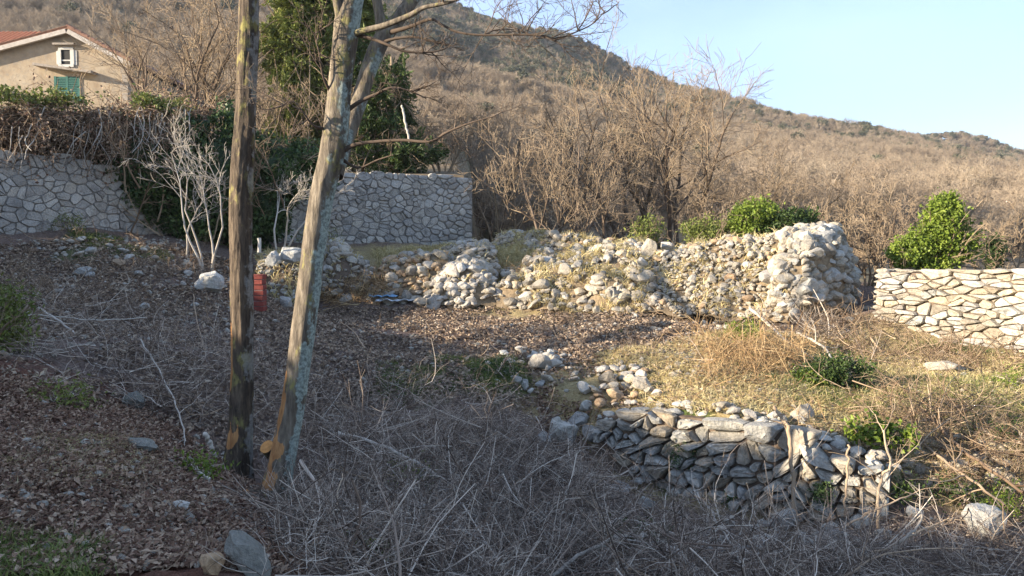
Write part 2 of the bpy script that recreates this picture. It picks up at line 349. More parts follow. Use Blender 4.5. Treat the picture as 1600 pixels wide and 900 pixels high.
def trunk_mat(name, teal, side=((.14, .18, .16), (.30, .35, .31)), base=((.075, .05, .032), (.20, .145, .09), (.36, .28, .18))):
    m, nt, b = new_mat(name, .9)
    v = coord(nt, 'Object', (1, 1, .18)); v2 = coord(nt, 'Object', (1, 1, .55))
    n1 = nz(nt, v, 26, 6, .7); n2 = nz(nt, v2, 9, 5, .7); n3 = nz(nt, v2, 3.2, 4, .6); n4 = nz(nt, coord(nt, 'Object'), 45, 3, .6)
    c = ramp(nt, n1, [(.3, base[0]), (.5, base[1]), (.72, base[2])])
    c = mix(nt, ramp(nt, n2, [(.55, (0, 0, 0)), (.66, (.8, .8, .8))]), c, (.30, .27, .09))       # yellow lichen
    a = attr(nt, 'lichen')  # lichen cover; also drives the painted dark side below
    n5 = nz(nt, coord(nt, 'Object', (1, 1, .7)), 7, 5, .65)
    q0 = nt.nodes.new('ShaderNodeMath'); q0.operation = 'MULTIPLY_ADD'; nt.links.new(n3, q0.inputs[0]); q0.inputs[1].default_value = 1.6; q0.inputs[2].default_value = -.8
    q1 = nt.nodes.new('ShaderNodeMath'); q1.operation = 'MULTIPLY_ADD'; nt.links.new(n5, q1.inputs[0]); q1.inputs[1].default_value = 1.9; nt.links.new(q0.outputs[0], q1.inputs[2])
    s = nt.nodes.new('ShaderNodeMath'); s.operation = 'ADD'; nt.links.new(a, s.inputs[0]); nt.links.new(q1.outputs[0], s.inputs[1])
    hf = nt.nodes.new('ShaderNodeMath'); hf.operation = 'MULTIPLY'; nt.links.new(s.outputs[0], hf.inputs[0]); hf.inputs[1].default_value = .5
    shade_side = ramp(nt, a, [(.34, (0, 0, 0)), (.58, (.75, .75, .75))]); c = mix(nt, shade_side, c, mix(nt, .85, c, (.34, .31, .30), 'MULTIPLY'))  # side away from the sun darkened: shade painted into the bark
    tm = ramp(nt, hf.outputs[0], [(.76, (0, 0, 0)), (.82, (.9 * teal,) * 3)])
    c = mix(nt, tm, c, ramp(nt, n4, [(.35, side[0]), (.6, side[1])]))
    s2 = nt.nodes.new('ShaderNodeMath'); s2.operation = 'ADD'; nt.links.new(attr(nt, 'wound'), s2.inputs[0]); nt.links.new(n2, s2.inputs[1])
    wm = ramp(nt, s2.outputs[0], [(.98, (0, 0, 0)), (1.08, (1, 1, 1))])
    c = mix(nt, wm, c, ramp(nt, n1, [(.3, (.22, .09, .035)), (.6, (.55, .29, .12))]))
    nt.links.new(c, b.inputs['Base Color']); bump(nt, b, mix(nt, .4, n1, n2), 1.0, .03); return m
M['trunk_a'] = trunk_mat('rough brown bark', .55, ((.20, .20, .19), (.36, .35, .33)), ((.028, .022, .018), (.095, .072, .053), (.23, .175, .12)))
M['trunk_b'] = trunk_mat('lichened bark', 1.0, ((.12, .14, .125), (.33, .38, .34)), ((.055, .045, .036), (.165, .135, .102), (.33, .28, .215)))

# ------------------------------------------------------------------ ground sheet
def gauss_mask(x, y, blobs):
    m = np.zeros(len(x))
    for px, py, r, a in blobs:
        c = G(px, py); m = np.maximum(m, a * np.exp(-((x - c[0]) ** 2 + (y - c[1]) ** 2) / (2 * r * r)))
    return m
STRAW = [(1000, 600, 1.3, 1), (1150, 620, 1.4, 1), (1300, 640, 1.5, 1), (1450, 650, 1.5, 1), (1580, 650, 1.6, 1), (1250, 560, 1.6, 1), (1450, 570, 2, 1), (1580, 570, 2, .9), (900, 480, 1.6, .8), (1000, 450, 1.6, .8), (820, 440, 2, .8), (650, 400, 1.6, .8), (1100, 560, 1.3, .8), (560, 400, 1.3, .7)]
GREEN = [(660, 600, .7, .8), (760, 590, .5, .9), (1480, 560, .9, .8), (1580, 600, 1.0, .8), (1350, 620, .7, .7), (1580, 690, .5, .8), (1160, 525, .6, .8), (960, 520, .4, .6), (150, 390, 1.0, .6), (100, 720, .6, .5), (60, 880, .4, .6), (930, 430, 1.0, .6), (1070, 690, .3, .9), (780, 365, 1.5, .9)]
RED = [(860, 640, .4, 1), (920, 720, .4, 1), (60, 620, .9, 1), (200, 720, .6, 1), (100, 700, .8, .8), (330, 820, .5, 1), (260, 760, .5, 1), (100, 820, .7, .7), (250, 880, .6, .7), (935, 690, .35, 1), (400, 820, .4, 1)]
def build_ground():
    xs = np.unique(np.round(np.concatenate([np.linspace(-16, -9, 25), np.linspace(-9, 9, 226), np.linspace(9, 18, 30)]), 4))
    ys = np.unique(np.round(np.concatenate([np.linspace(-9, 2, 23), np.linspace(2, 12, 150), np.linspace(12, 24.5, 100)]), 4))
    X, Y = np.meshgrid(xs, ys); x = X.ravel(); y = Y.ravel(); z = H(x, y)
    z = z + 0.012 * RNG.normal(size=len(z))
    g = Geo(); idx = np.arange(len(x)).reshape(X.shape)
    Q = np.stack([idx[:-1, :-1], idx[:-1, 1:], idx[1:, 1:], idx[1:, :-1]], -1).reshape(-1, 4)
    g.add(np.c_[x, y, z], Q=Q)
    o = g.build('ground', M['ground']); tag(o, kind='structure')
    for nm, bl in (('straw', STRAW), ('green', GREEN), ('redsoil', RED)):
        a = o.data.attributes.new(nm, 'FLOAT', 'POINT'); a.data.foreach_set('value', gauss_mask(x, y, bl).astype(np.float32))
build_ground()

# ------------------------------------------------------------------ hill
SKU = np.array([-1.3, -0.67, -0.35, -0.17, -0.05, 0.0, 0.058, 0.16, 0.28, 0.375, 0.53, 0.667, 0.9, 1.3])
SKS = np.array([0.62, 0.50, 0.40, 0.335, 0.292, 0.283, 0.258, 0.212, 0.181, 0.162, 0.134, 0.108, 0.08, 0.05])
YR = 400.0
def yfront(u):                             # hill sheet starts just behind the walls
    return np.interp(u, [-1.3, -0.667, -0.47, -0.30, -0.05, -0.04, 0.0, 0.2, 0.42, 0.5, 0.667, 1.3], [14, 15.6, 18.6, 20.6, 22.6, 22.4, 21.5, 20, 18.6, 18.0, 15.5, 13])
def hillz(x, y):
    x = np.atleast_1d(np.asarray(x, float)); y = np.atleast_1d(np.asarray(y, float))
    u = x / y; s = np.interp(u, SKU, SKS)
    k = np.clip(np.log(np.maximum(y, 20.5) / 20.5) / np.log(YR / 20.5), 0, 1.0) ** 1.05
    over = np.maximum(y - YR, 0)
    z = y * s * k - over * 0.5
    z = z - 1.4 * sstep(60, 22, y)
    bank = sstep(-0.035, -0.062, u) * sstep(90, 30, y)
    z = z + bank * (3.2 + 0.9 * sstep(-0.3, -0.55, u))
    z = z + (0.012 * y) * vnoise(x, y, 0.03, 7) * sstep(40, 120, y) + 0.25 * vnoise(x, y, 0.25, 8) * sstep(22, 35, y)
    return z
def build_hill():
    us = np.linspace(-1.25, 1.25, 220); t = np.concatenate([[0, 0], np.linspace(0, 1, 120)])
    U, T = np.meshgrid(us, t); yf = yfront(U); Y = yf * (520.0 / yf) ** T; X = U * Y
    Z = hillz(X.ravel(), Y.ravel()).reshape(X.shape); Z[0] -= 6.0
    Z += 0
    idx = np.arange(X.size).reshape(X.shape); Q = np.stack([idx[:-1, :-1], idx[:-1, 1:], idx[1:, 1:], idx[1:, :-1]], -1).reshape(-1, 4)
    tag(Geo().add(np.c_[X.ravel(), Y.ravel(), Z.ravel()], Q=Q).build('hill', M['hill']), kind='structure')
build_hill()

# ------------------------------------------------------------------ rocks
def rock_mesh(seed, sub, mats, ax=(1, .75, .6), cuts=9, rough=.10, smooth=False):
    rs = np.random.default_rng(seed); bm = bmesh.new(); bmesh.ops.create_icosphere(bm, subdivisions=sub, radius=1.0)
    V = np.array([v.co[:] for v in bm.verts])
    for _ in range(cuts):
        n = norm(rs.normal(size=3)); d = rs.uniform(.55, .85); s = V @ n; V = V - np.outer(np.maximum(s - d, 0), n)
    o = rs.uniform(0, 50, 3)
    for i, v in enumerate(V):
        f = 1 + rough * mnoise.noise(Vector(v * 1.7 + o)) + rough * .6 * mnoise.noise(Vector(v * 4.3 + o))
        V[i] = v * (f + (.022 * mnoise.noise(Vector(v * 9 + o)) if sub > 3 else 0))
    V = V * np.array(ax) * 0.5 / np.abs(V).max()
    for v, c in zip(bm.verts, V): v.co = c
    me = bpy.data.meshes.new('rock'); bm.to_mesh(me); bm.free()
    me.materials.append(mats)
    me.polygons.foreach_set('use_smooth', np.full(len(me.polygons), smooth)); me.update(); return me
ROCKS = {}
def rocks(kind, sub=2, n=9):
    k = (kind, sub)
    if k not in ROCKS:
        ROCKS[k] = [rock_mesh(100 + i, sub, M[kind], (1, random.uniform(.62, .95), random.uniform(.5, .85)), smooth=(sub > 2)) for i in range(n)]
    return ROCKS[k]
def place_rock(name, me, loc, size, parent=None, rot=None):
    o = bpy.data.objects.new(name, me); COL.objects.link(o)
    if parent is not None: o.parent = parent; loc = np.array(loc) - np.array(parent.location)
    o.location = [float(a) for a in loc]; s = size if hasattr(size, '__len__') else (size, size, size); o.scale = [float(a) for a in s]
    o.rotation_euler = rot if rot is not None else (random.uniform(-.5, .5), random.uniform(-.5, .5), random.uniform(0, 6.28)); return o
def rocks_join(name, kind, locs, sizes, parent):
    """small stones past the limit: one stuff part"""
    ms = rocks(kind, 1, 8); arr = []
    for me in ms:
        v = np.empty(len(me.vertices) * 3); me.vertices.foreach_get('co', v)
        arr.append((v.reshape(-1, 3), np.array([p.vertices[:] for p in me.polygons])))
    g = Geo()
    for l, s in zip(locs, sizes):
        V, T = arr[random.randrange(len(arr))]
        R = np.array(Matrix.Rotation(random.uniform(0, 6.28), 3, 'Z') @ Matrix.Rotation(random.uniform(-.9, .9), 3, 'X'))
        g.add((V * s) @ R.T + l, T=T, C=random.random())
    o = g.build(name, M[kind], parent, smooth=False); tag(o, kind='stuff'); return o

# ------------------------------------------------------------------ Voronoi stone walls
def clip_half(poly, n, d):                 # keep n.p <= d
    out = []; L_ = len(poly)
    for i in range(L_):
        a = poly[i]; b = poly[(i + 1) % L_]; da = a[0] * n[0] + a[1] * n[1] - d; db = b[0] * n[0] + b[1] * n[1] - d
        if da <= 0: out.append(a)
        if (da < 0) != (db < 0) and abs(da - db) > 1e-12:
            t = da / (da - db); out.append((a[0] + (b[0] - a[0]) * t, a[1] + (b[1] - a[1]) * t))
    return out
def stone_wall(name, label, cat, line, zb, zt, sw, sh, mat_stone, mat_core, thick=.45, gap=.012, proud=.05, rnd=1, batter=0.0, seed=1, jit=.38, ragged=.05, flip=1, max_parts=300, mats=None, cap=True, cutc=.2, end=False, wedge=0):
    """line: world xy polyline left to right (seen from the camera); zb, zt: z per line vertex"""
    rs = random.Random(seed)
    line = np.array(line, float); seg = np.linalg.norm(np.diff(line, axis=0), axis=1); S = np.r_[0, np.cumsum(seg)]; Lt = S[-1]
    fx = lambda s: np.interp(s, S, line[:, 0]); fy = lambda s: np.interp(s, S, line[:, 1])
    fb = lambda s: float(np.interp(s, S, zb)); ft = lambda s: float(np.interp(s, S, zt))
    def nrm(s):
        e = .25; dx = fx(min(Lt, s + e)) - fx(max(0, s - e)); dy = fy(min(Lt, s + e)) - fy(max(0, s - e)); l = math.hypot(dx, dy); return (dy / l, -dx / l)
    def W(s, z, off):
        n = nrm(s); back = batter * (z - fb(s)); return (float(fx(s)) + n[0] * (off - back), float(fy(s)) + n[1] * (off - back), z)
    root = empty(name, (line[0][0], line[0][1], zb[0]), label, cat)
    o0 = np.array(root.location)
    # core
    g = Geo(); K = max(6, int(Lt / .4)); ss = np.linspace(0, Lt, K); rows = []
    for s in ss:
        t_ = ft(s) - .04; rows.append([W(s, fb(s) - .35, 0), W(s, t_, 0), W(s, t_, -thick), W(s, fb(s) - .35, -thick - .1)])
    V = np.array(rows).reshape(-1, 3); Q = []
    for i in range(K - 1):
        for j in range(4): Q.append((i * 4 + j, i * 4 + (j + 1) % 4, (i + 1) * 4 + (j + 1) % 4, (i + 1) * 4 + j))
    Q += [(3, 2, 1, 0), ((K - 1) * 4, (K - 1) * 4 + 1, (K - 1) * 4 + 2, (K - 1) * 4 + 3)]
    g.add(V, Q=Q).build('wall_core', mat_core, root, smooth=False)
    # seeds
    seeds = []; zlo = min(zb) - .15; zhi = max(zt); r = 0; z = zlo
    while z < zhi + sh:
        s = -sw * rs.random()
        while s < Lt + sw:
            k = rs.uniform(.75, 1.3)
            seeds.append((s + rs.uniform(-jit, jit) * sw, z + rs.uniform(-jit, jit) * sh, k)); s += sw * k
        z += sh
    kept = []
    for (a, b, k) in seeds:
        if rs.random() < .10: continue
        tp = ft(min(max(a, 0), Lt)) + rs.uniform(-ragged, ragged)
        if b < tp - .22 * sh: kept.append((a, b, tp))
        if rs.random() < .42:
            a2 = a + rs.uniform(-.6, .6) * sw; b2 = b + rs.uniform(-.6, .6) * sh
            if b2 < ft(min(max(a2, 0), Lt)) - .2 * sh: kept.append((a2, b2, tp))
    kept.sort(key=lambda t: t[0])
    P2 = np.array(kept); asp = sw / sh; A = P2[:, :2] * [1, asp]     # isotropic space
    cnt = 0; extra = Geo()
    for i in range(len(P2)):
        s0, z0 = P2[i, :2]
        if not (-.1 * sw < s0 < Lt + .1 * sw): continue
        top = max(float(P2[i, 2]), z0 + .15 * sh)
        if z0 < fb(min(max(s0, 0), Lt)) - .2: continue
        poly = [(max(0, s0 - 2 * sw), z0 - 2 * sh), (min(Lt, s0 + 2 * sw), z0 - 2 * sh), (min(Lt, s0 + 2 * sw), min(top, z0 + 2 * sh)), (max(0, s0 - 2 * sw), min(top, z0 + 2 * sh))]
        poly = [(a, b * asp) for a, b in poly]
        d = A - A[i]; dd = (d ** 2).sum(1); near = np.argsort(dd)[1:18]
        for j in near:
            n = A[j] - A[i]; m = (A[j] + A[i]) / 2; poly = clip_half(poly, n, float(n @ m))
            if len(poly) < 3: break
        if len(poly) < 3: continue
        poly = np.array([(a, b / asp) for a, b in poly]); c = poly.mean(0)
        for _ in range(rnd):
            nx = np.roll(poly, -1, 0); poly = np.concatenate([poly * (1 - cutc) + nx * cutc, poly * cutc + nx * (1 - cutc)], 1).reshape(-1, 2)
        # drop very short edges
        keep = [0]
        for q in range(1, len(poly)):
            if np.linalg.norm(poly[q] - poly[keep[-1]]) > .07 * sw: keep.append(q)
        poly = poly[keep]
        if len(poly) < 3: continue
        rad = np.linalg.norm(poly - c, axis=1, keepdims=True); ring = c + (poly - c) * np.maximum(0.2, (rad - gap) / rad)
        n_ = len(ring); pr = proud * rs.uniform(.3, 1.5); tx = rs.uniform(-.6, .6) * proud / sw; tz = rs.uniform(-.6, .6) * proud / sh
        def lift(pts, off, jitr=0): return [W(p[0], p[1], off + tx * (p[0] - c[0]) + tz * (p[1] - c[1]) + rs.uniform(-jitr, jitr)) for p in pts]
        r1 = c + (ring - c) * .93; r2 = c + (ring - c) * rs.uniform(.45, .68)
        V = lift(ring, -.06) + lift(ring, pr * .5, .15 * proud) + lift(r1, pr * 1.0, .12 * proud) + lift(r2, pr * 1.08, .16 * proud) + lift([c], pr * 1.08, .12 * proud)
        Q = [(k * n_ + a, k * n_ + (a + 1) % n_, (k + 1) * n_ + (a + 1) % n_, (k + 1) * n_ + a) for k in range(3) for a in range(n_)]
        T = [(3 * n_ + a, 3 * n_ + (a + 1) % n_, 4 * n_) for a in range(n_)]
        V = np.array(V)
        mm = rs.choice(mats) if mats else mat_stone
        if cnt < max_parts:
            cc = V[-1].copy(); gg = Geo().add(V, Q=Q, T=T, C=rs.random())
            ob = gg.build('stone', mm, None, smooth=False, origin=cc); ob.parent = root; ob.location = [float(a) for a in cc - o0]
        else: extra.add(V, Q=Q, T=T, C=rs.random())
        cnt += 1
    if extra.n: tag(extra.build('rest_of_stones', mat_stone, root), kind='stuff')
    # rough top course of cap stones lying on the wall
    if cap:
        s = 0.0
        while s < Lt:
            w_ = sw * rs.uniform(.6, 1.1); p = W(min(s + w_ / 2, Lt), ft(min(s + w_ / 2, Lt)), -thick * rs.uniform(.35, .8))
            place_rock('stone', rs.choice(rocks(cap if isinstance(cap, str) else 'stone')), (p[0], p[1], p[2] - .02), (w_ * 1.25, thick * .8, sh * rs.uniform(.7, 1.2)), root, (0, 0, rs.uniform(-.3, .3))); s += w_
    if wedge:
        ls = []
        for _ in range(wedge): a_ = rs.uniform(0, Lt); z_ = rs.uniform(fb(a_), ft(a_)); ls.append(np.array(W(a_, z_, rs.uniform(.0, .05))))
        rocks_join('wedge_stones', 'stone_grey', ls, [rs.uniform(.04, .11) for _ in ls], root)
    if end:
        for zz in np.arange(fb(0) + .1, ft(0) + .02, sh * .8):
            for off in (-.1, -.32, -.52): p = W(.03, zz, off); place_rock('stone', rs.choice(rocks('stone')), (p[0] - .03, p[1], p[2]), (.26, .30, sh * 1.25), root, (0, 0, rs.uniform(-.3, .3)))
    return root, W, Lt

# left wall
def gz(x, y): return h1(x, y)
lw = [P(-120, 352, 15.2), P(0, 355, 15.0), P(120, 360, 16.1), P(165, 362, 16.6), P(250, 372, 17.6), P(300, 380, 18.2)]
stone_wall('retaining_wall', 'tall mortared grey stone wall under the bramble hedge at the far left of the plot', 'stone wall',
           [p[:2] for p in lw], [p[2] - .15 for p in lw], [P(-120, 236, 15.2)[2], P(0, 236, 15)[2], P(120, 243, 16.1)[2], P(165, 262, 16.6)[2], P(245, 362, 17.6)[2], P(300, 372, 18.2)[2]],
           .235, .18, M['stone_wall'], M['mortar'], thick=.5, jit=.5, gap=.010, proud=.035, rnd=1, seed=3, ragged=.05, cap=False)
# centre wall
cw = [P(425, 396, 19.4), P(470, 393, 20.0), P(560, 388, 20.9), P(650, 385, 21.7), P(738, 380, 22.5)]
stone_wall('terrace_wall', 'grey mortared stone terrace wall in shade behind the two bare trunks, ending square at its right', 'stone wall',
           [p[:2] for p in cw], [p[2] - .2 for p in cw], [P(425, 320, 19.4)[2], P(470, 290, 20.0)[2], P(560, 268, 20.9)[2], P(650, 271, 21.7)[2], P(738, 276, 22.5)[2]],
           .25, .185, M['stone_wall'], M['mortar'], thick=.55, gap=.012, proud=.045, jit=.45, cutc=.24, rnd=1, seed=4, ragged=.05, cap=False)
# its return at the right-hand end, going back
# right dry wall
rw = [P(1368, 492, 14.2), P(1430, 505, 13.6), P(1500, 522, 12.9), P(1600, 545, 11.8), P(1720, 570, 10.7), P(2000, 640, 9.3)]
DRY = [M['stone'], M['stone'], M['stone_grey'], M['stone_wall'], M['stone']]
stone_wall('dry_stone_wall', 'sunlit pale dry stone wall of flat blocks at the right edge below the green bush', 'stone wall',
           [p[:2] for p in rw], [p[2] - .15 for p in rw], [P(1368, 421, 14.2)[2], P(1430, 424, 13.6)[2], P(1500, 422, 12.9)[2], P(1600, 421, 11.8)[2], P(1720, 418, 10.7)[2], P(2000, 420, 9.3)[2]],
           .30, .12, M['stone'], M['dirt_core'], thick=.6, gap=.012, proud=.085, rnd=1, jit=.5, cutc=.16, seed=5, ragged=.07, batter=.08, mats=DRY, max_parts=268, cap='stone', end=True)
# lower retaining wall
lo = [(1.00, 9.0), (1.45, 8.72), (2.07, 8.27), (2.5, 7.95), (2.85, 7.67), (3.2, 7.45), (3.62, 7.22)]
lzt = [-2.03, -1.93, -1.88, -1.89, -1.94, -2.04, -2.2]
lzb = [-2.15, -2.45, -2.78, -2.86, -2.88, -2.84, -2.75]
stone_wall('low_retaining_wall', 'rough dry stone retaining wall dropping from the grassy terrace to the brushwood hollow, upper courses in sun', 'stone wall',
           lo, lzb, lzt, .20, .145, M['stone_grey'], M['dirt_core'], thick=.35, gap=.017, proud=.12, wedge=90, rnd=1, jit=.55, cutc=.18, seed=8, ragged=.06, batter=.12, mats=[M['stone_grey'], M['stone_grey'], M['stone']], cap='stone_grey')

# ------------------------------------------------------------------ rubble: stones heaped on a sloping surface
def rubble(name, label, cat, rails, n, smin, smax, kinds, core='core_warm', seed=0, join_n=0, sub=2, lump=.08, power=2.0, grass_n=1200):
    """rails: list of polylines (same length) from front foot over the top to the back foot"""
    rs = random.Random(seed); R = np.array(rails, float); nr, nc, _ = R.shape
    root = empty(name, R[0][nc // 2], label, cat); o0 = np.array(root.location)
    def S(a, t):
        a = a * (nc - 1); i = min(int(a), nc - 2); fa = a - i; t = t * (nr - 1); j = min(int(t), nr - 2); ft_ = t - j
        p0 = R[j, i] * (1 - fa) + R[j, i + 1] * fa; p1 = R[j + 1, i] * (1 - fa) + R[j + 1, i + 1] * fa
        return p0 * (1 - ft_) + p1 * ft_
    A, B = 60, 36; V = []
    for i in range(A):
        for j in range(B):
            p = S(i / (A - 1), j / (B - 1)).copy(); p[2] += lump * mnoise.noise(Vector(p * 2.2)) + .05 * mnoise.noise(Vector(p * 9)) - .05
            V.append(p)
    Q = [(i * B + j, (i + 1) * B + j, (i + 1) * B + j + 1, i * B + j + 1) for i in range(A - 1) for j in range(B - 1)]
    Geo().add(V, Q=Q).build('rubble_core', M[core], root)
    tmax = 1 - .5 / (nr - 1)
    for k in range(n):
        p = S(rs.random(), rs.random() * tmax); s = smin + (smax - smin) * rs.random() ** power
        p[2] += lump * mnoise.noise(Vector(p * 2.2)) + rs.uniform(-.02, .05)
        place_rock('stone', rs.choice(rocks(rs.choice(kinds), sub)), p, (s, s * rs.uniform(.7, 1.1), s * rs.uniform(.6, 1)), root)
    if join_n:
        ls = []; sz = []
        for k in range(join_n):
            p = S(rs.random(), rs.random() * tmax); p[2] += lump * mnoise.noise(Vector(p * 2.2)) + rs.uniform(-.02, .02); ls.append(p); sz.append(rs.uniform(.3, 1.0) * (smin + smax) * .4)
        rocks_join('rest_of_stones', kinds[0], ls, sz, root)
    if grass_n:
        g = Geo(); Vb = []; Tb = []; cb = []
        for k in range(int(grass_n * 1.6)):
            a, t = rs.random(), rs.random() * tmax
            if mnoise.noise(Vector((a * 9, t * 5, seed))) < -.05: continue
            p = S(a, t); p[2] += lump * mnoise.noise(Vector(p * 2.2))
            d = norm(np.array([rs.gauss(0, .6), rs.gauss(-.3, .5), .8])); Ln = rs.uniform(.08, .3); sd = norm(np.cross(d, [rs.gauss(0, 1), 1, .2])) * .007
            m_ = p + d * Ln * .5; e_ = m_ + norm(d + np.array([rs.gauss(0, .5), rs.gauss(0, .4), -.6])) * Ln * .5; b = len(Vb)
            Vb += [p - sd, p + sd, m_ + sd, m_ - sd, e_]; Tb += [(b, b + 1, b + 2), (b, b + 2, b + 3), (b + 3, b + 2, b + 4)]; cb += [rs.random()] * 5
        g.add(Vb, T=Tb, C=np.array(cb)); tag(g.build('dry_grass', M['straw'], root, smooth=False), kind='stuff')
    return root
def rail(pts): return [P(*p) for p in pts]
W3 = ['stone', 'stone_tan', 'stone', 'stone_white', 'stone']
# big tumbled wall (sunlit slope of small stones)
rubble('tumbled_wall', 'long sunlit bank of small pale stones rising to the right from the upright block to the wall end', 'rubble bank',
       [rail([(1005, 482, 15.6), (1080, 492, 15.2), (1150, 497, 14.9), (1225, 497, 14.6)]),
        rail([(1010, 440, 16.2), (1080, 438, 16.0), (1150, 432, 15.7), (1225, 425, 15.3)]),
        rail([(1020, 402, 17.0), (1080, 388, 16.8), (1150, 378, 16.6), (1235, 372, 16.2)]),
        rail([(1025, 398, 17.8), (1080, 383, 17.8), (1150, 372, 17.6), (1240, 368, 17.2)]),
        rail([(1025, 440, 18.4), (1080, 440, 18.4), (1150, 440, 18.2), (1240, 440, 17.9)])], 300, .12, .32, W3, seed=1, join_n=1500, grass_n=1800, lump=.12)
# its end: tall stub with a dark right-hand face
rubble('wall_stub', 'tall broken end of the dry stone wall, sunlit left and dark right', 'wall end',
       [rail([(1195, 500, 14.7), (1220, 502, 14.4), (1262, 496, 14.3), (1325, 478, 15.2), (1338, 462, 16.2)]),
        rail([(1205, 420, 14.95), (1222, 412, 14.7), (1258, 404, 14.6), (1318, 400, 15.3), (1330, 420, 16.2)]),
        rail([(1225, 368, 15.5), (1250, 360, 15.4), (1275, 362, 15.3), (1300, 364, 15.6), (1322, 385, 16.4)]),
        rail([(1230, 364, 16.2), (1255, 358, 16.2), (1280, 360, 16.2), (1300, 363, 16.4), (1318, 385, 16.8)]),
        rail([(1230, 450, 17.0), (1255, 450, 17.0), (1280, 450, 17.0), (1300, 450, 17.0), (1318, 450, 17.2)])], 290, .20, .50, ['stone', 'stone', 'stone_white', 'stone_grey'], seed=2, join_n=500, lump=.14, grass_n=200)
# centre piles
rubble('rubble_pile', 'bright white pile of broken limestone right of the blue plastic scrap', 'rubble pile',
       [rail([(655, 474, 16.9), (700, 478, 16.8), (740, 477, 16.8), (785, 474, 16.9)]), rail([(680, 440, 17.3), (705, 420, 17.2), (740, 416, 17.2), (775, 440, 17.3)]),
        rail([(690, 425, 17.8), (710, 412, 17.8), (740, 410, 17.8), (770, 430, 17.8)]), rail([(690, 470, 18.2), (710, 470, 18.2), (740, 470, 18.2), (775, 470, 18.2)])], 150, .18, .48, ['stone_white', 'stone_white', 'stone'], seed=3, lump=.16, join_n=240, grass_n=60)
rubble('rubble_pile', 'cream and orange tinted heap of stones directly behind the blue plastic scrap', 'rubble pile',
       [rail([(585, 472, 17.3), (620, 473, 17.2), (660, 474, 17.2), (700, 474, 17.2)]), rail([(590, 430, 17.8), (620, 412, 17.8), (660, 402, 17.8), (700, 400, 17.9)]),
        rail([(600, 412, 18.4), (630, 400, 18.4), (665, 394, 18.5), (705, 392, 18.5)]), rail([(600, 450, 19), (630, 450, 19), (665, 450, 19), (705, 450, 19)])], 150, .18, .46, ['stone_tan', 'stone', 'stone', 'stone_white'], seed=4, lump=.16, join_n=240, grass_n=200)
rubble('rubble_pile', 'flat topped cream stone heap just below the right end of the terrace wall', 'rubble pile',
       [rail([(675, 420, 18.0), (710, 420, 17.9), (745, 422, 17.9), (782, 425, 18.0)]), rail([(690, 395, 18.4), (715, 386, 18.4), (745, 383, 18.4), (775, 392, 18.5)]),
        rail([(695, 390, 19.2), (715, 383, 19.2), (745, 381, 19.2), (770, 388, 19.2)]), rail([(690, 420, 19.8), (715, 420, 19.8), (745, 420, 19.8), (775, 420, 19.8)])], 110, .18, .44, ['stone', 'stone_white', 'stone'], seed=5, lump=.14, join_n=220, grass_n=200)
rubble('rubble_pile', 'mixed white and shaded stones right beside the leaning trunk at terrace level', 'rubble pile',
       [rail([(500, 466, 17.3), (520, 468, 17.3), (545, 468, 17.3), (590, 470, 17.3)]), rail([(506, 400, 17.9), (520, 382, 17.9), (540, 392, 17.9), (580, 430, 17.8)]),
        rail([(508, 392, 18.4), (522, 378, 18.4), (542, 388, 18.4), (580, 420, 18.4)]), rail([(508, 440, 19), (522, 440, 19), (542, 440, 19), (580, 440, 19)])], 90, .18, .42, ['stone', 'stone_white'], core='dirt_core', seed=6, join_n=160, grass_n=300)
rubble('rubble_bank', 'low far row of cream stones along the foot of the bare trees', 'rubble bank',
       [rail([(770, 398, 19.6), (830, 402, 19.4), (900, 408, 19), (960, 400, 19), (1010, 402, 18.6)]), rail([(775, 372, 20.1), (830, 370, 20), (890, 372, 19.8), (950, 386, 19.4), (1010, 384, 19.2)]),
        rail([(780, 367, 20.8), (830, 363, 20.8), (890, 366, 20.6), (950, 380, 20.4), (1010, 378, 20)]), rail([(780, 400, 21.4), (830, 400, 21.4), (890, 400, 21.4), (950, 400, 21), (1010, 400, 21)])], 150, .16, .46, ['stone', 'stone_white', 'stone_tan'], seed=7, join_n=950, lump=.16, grass_n=3000)
rubble('rubble_bank', 'low overgrown bank of stones and dry grass at the middle of the terrace', 'rubble bank',
       [rail([(775, 476, 16.8), (840, 484, 16.4), (910, 490, 16.0), (970, 494, 15.6), (1025, 490, 15.6)]), rail([(780, 450, 17.1), (840, 440, 16.8), (910, 436, 16.5), (970, 440, 16.2), (1015, 420, 16.2)]),
        rail([(785, 430, 17.9), (850, 412, 17.8), (910, 402, 17.8), (960, 400, 17.8), (1010, 402, 17.4)]), rail([(785, 420, 19.2), (850, 396, 19.2), (910, 392, 19.2), (960, 392, 19.2), (1010, 398, 18.6)]), rail([(785, 440, 19.8), (850, 440, 19.8), (910, 440, 19.8), (960, 440, 19.8), (1010, 440, 19.2)])], 170, .18, .52, ['stone', 'stone_white', 'stone'], seed=8, join_n=420, grass_n=3600, lump=.2)
rubble('stone_heap', 'shaded mossy stone heap between the two tree trunks beside the brick stack', 'rubble pile',
       [rail([(398, 484, 15.6), (425, 486, 15.5), (455, 486, 15.5), (478, 484, 15.6)]), rail([(402, 420, 16.3), (425, 408, 16.2), (455, 405, 16.2), (485, 425, 16.3)]),
        rail([(402, 402, 17.2), (425, 396, 17.2), (455, 394, 17.2), (485, 410, 17.2)]), rail([(402, 430, 18), (425, 430, 18), (455, 430, 18), (485, 430, 18)])], 60, .12, .32, ['stone_grey', 'stone'], core='dirt_core', seed=9, join_n=260)
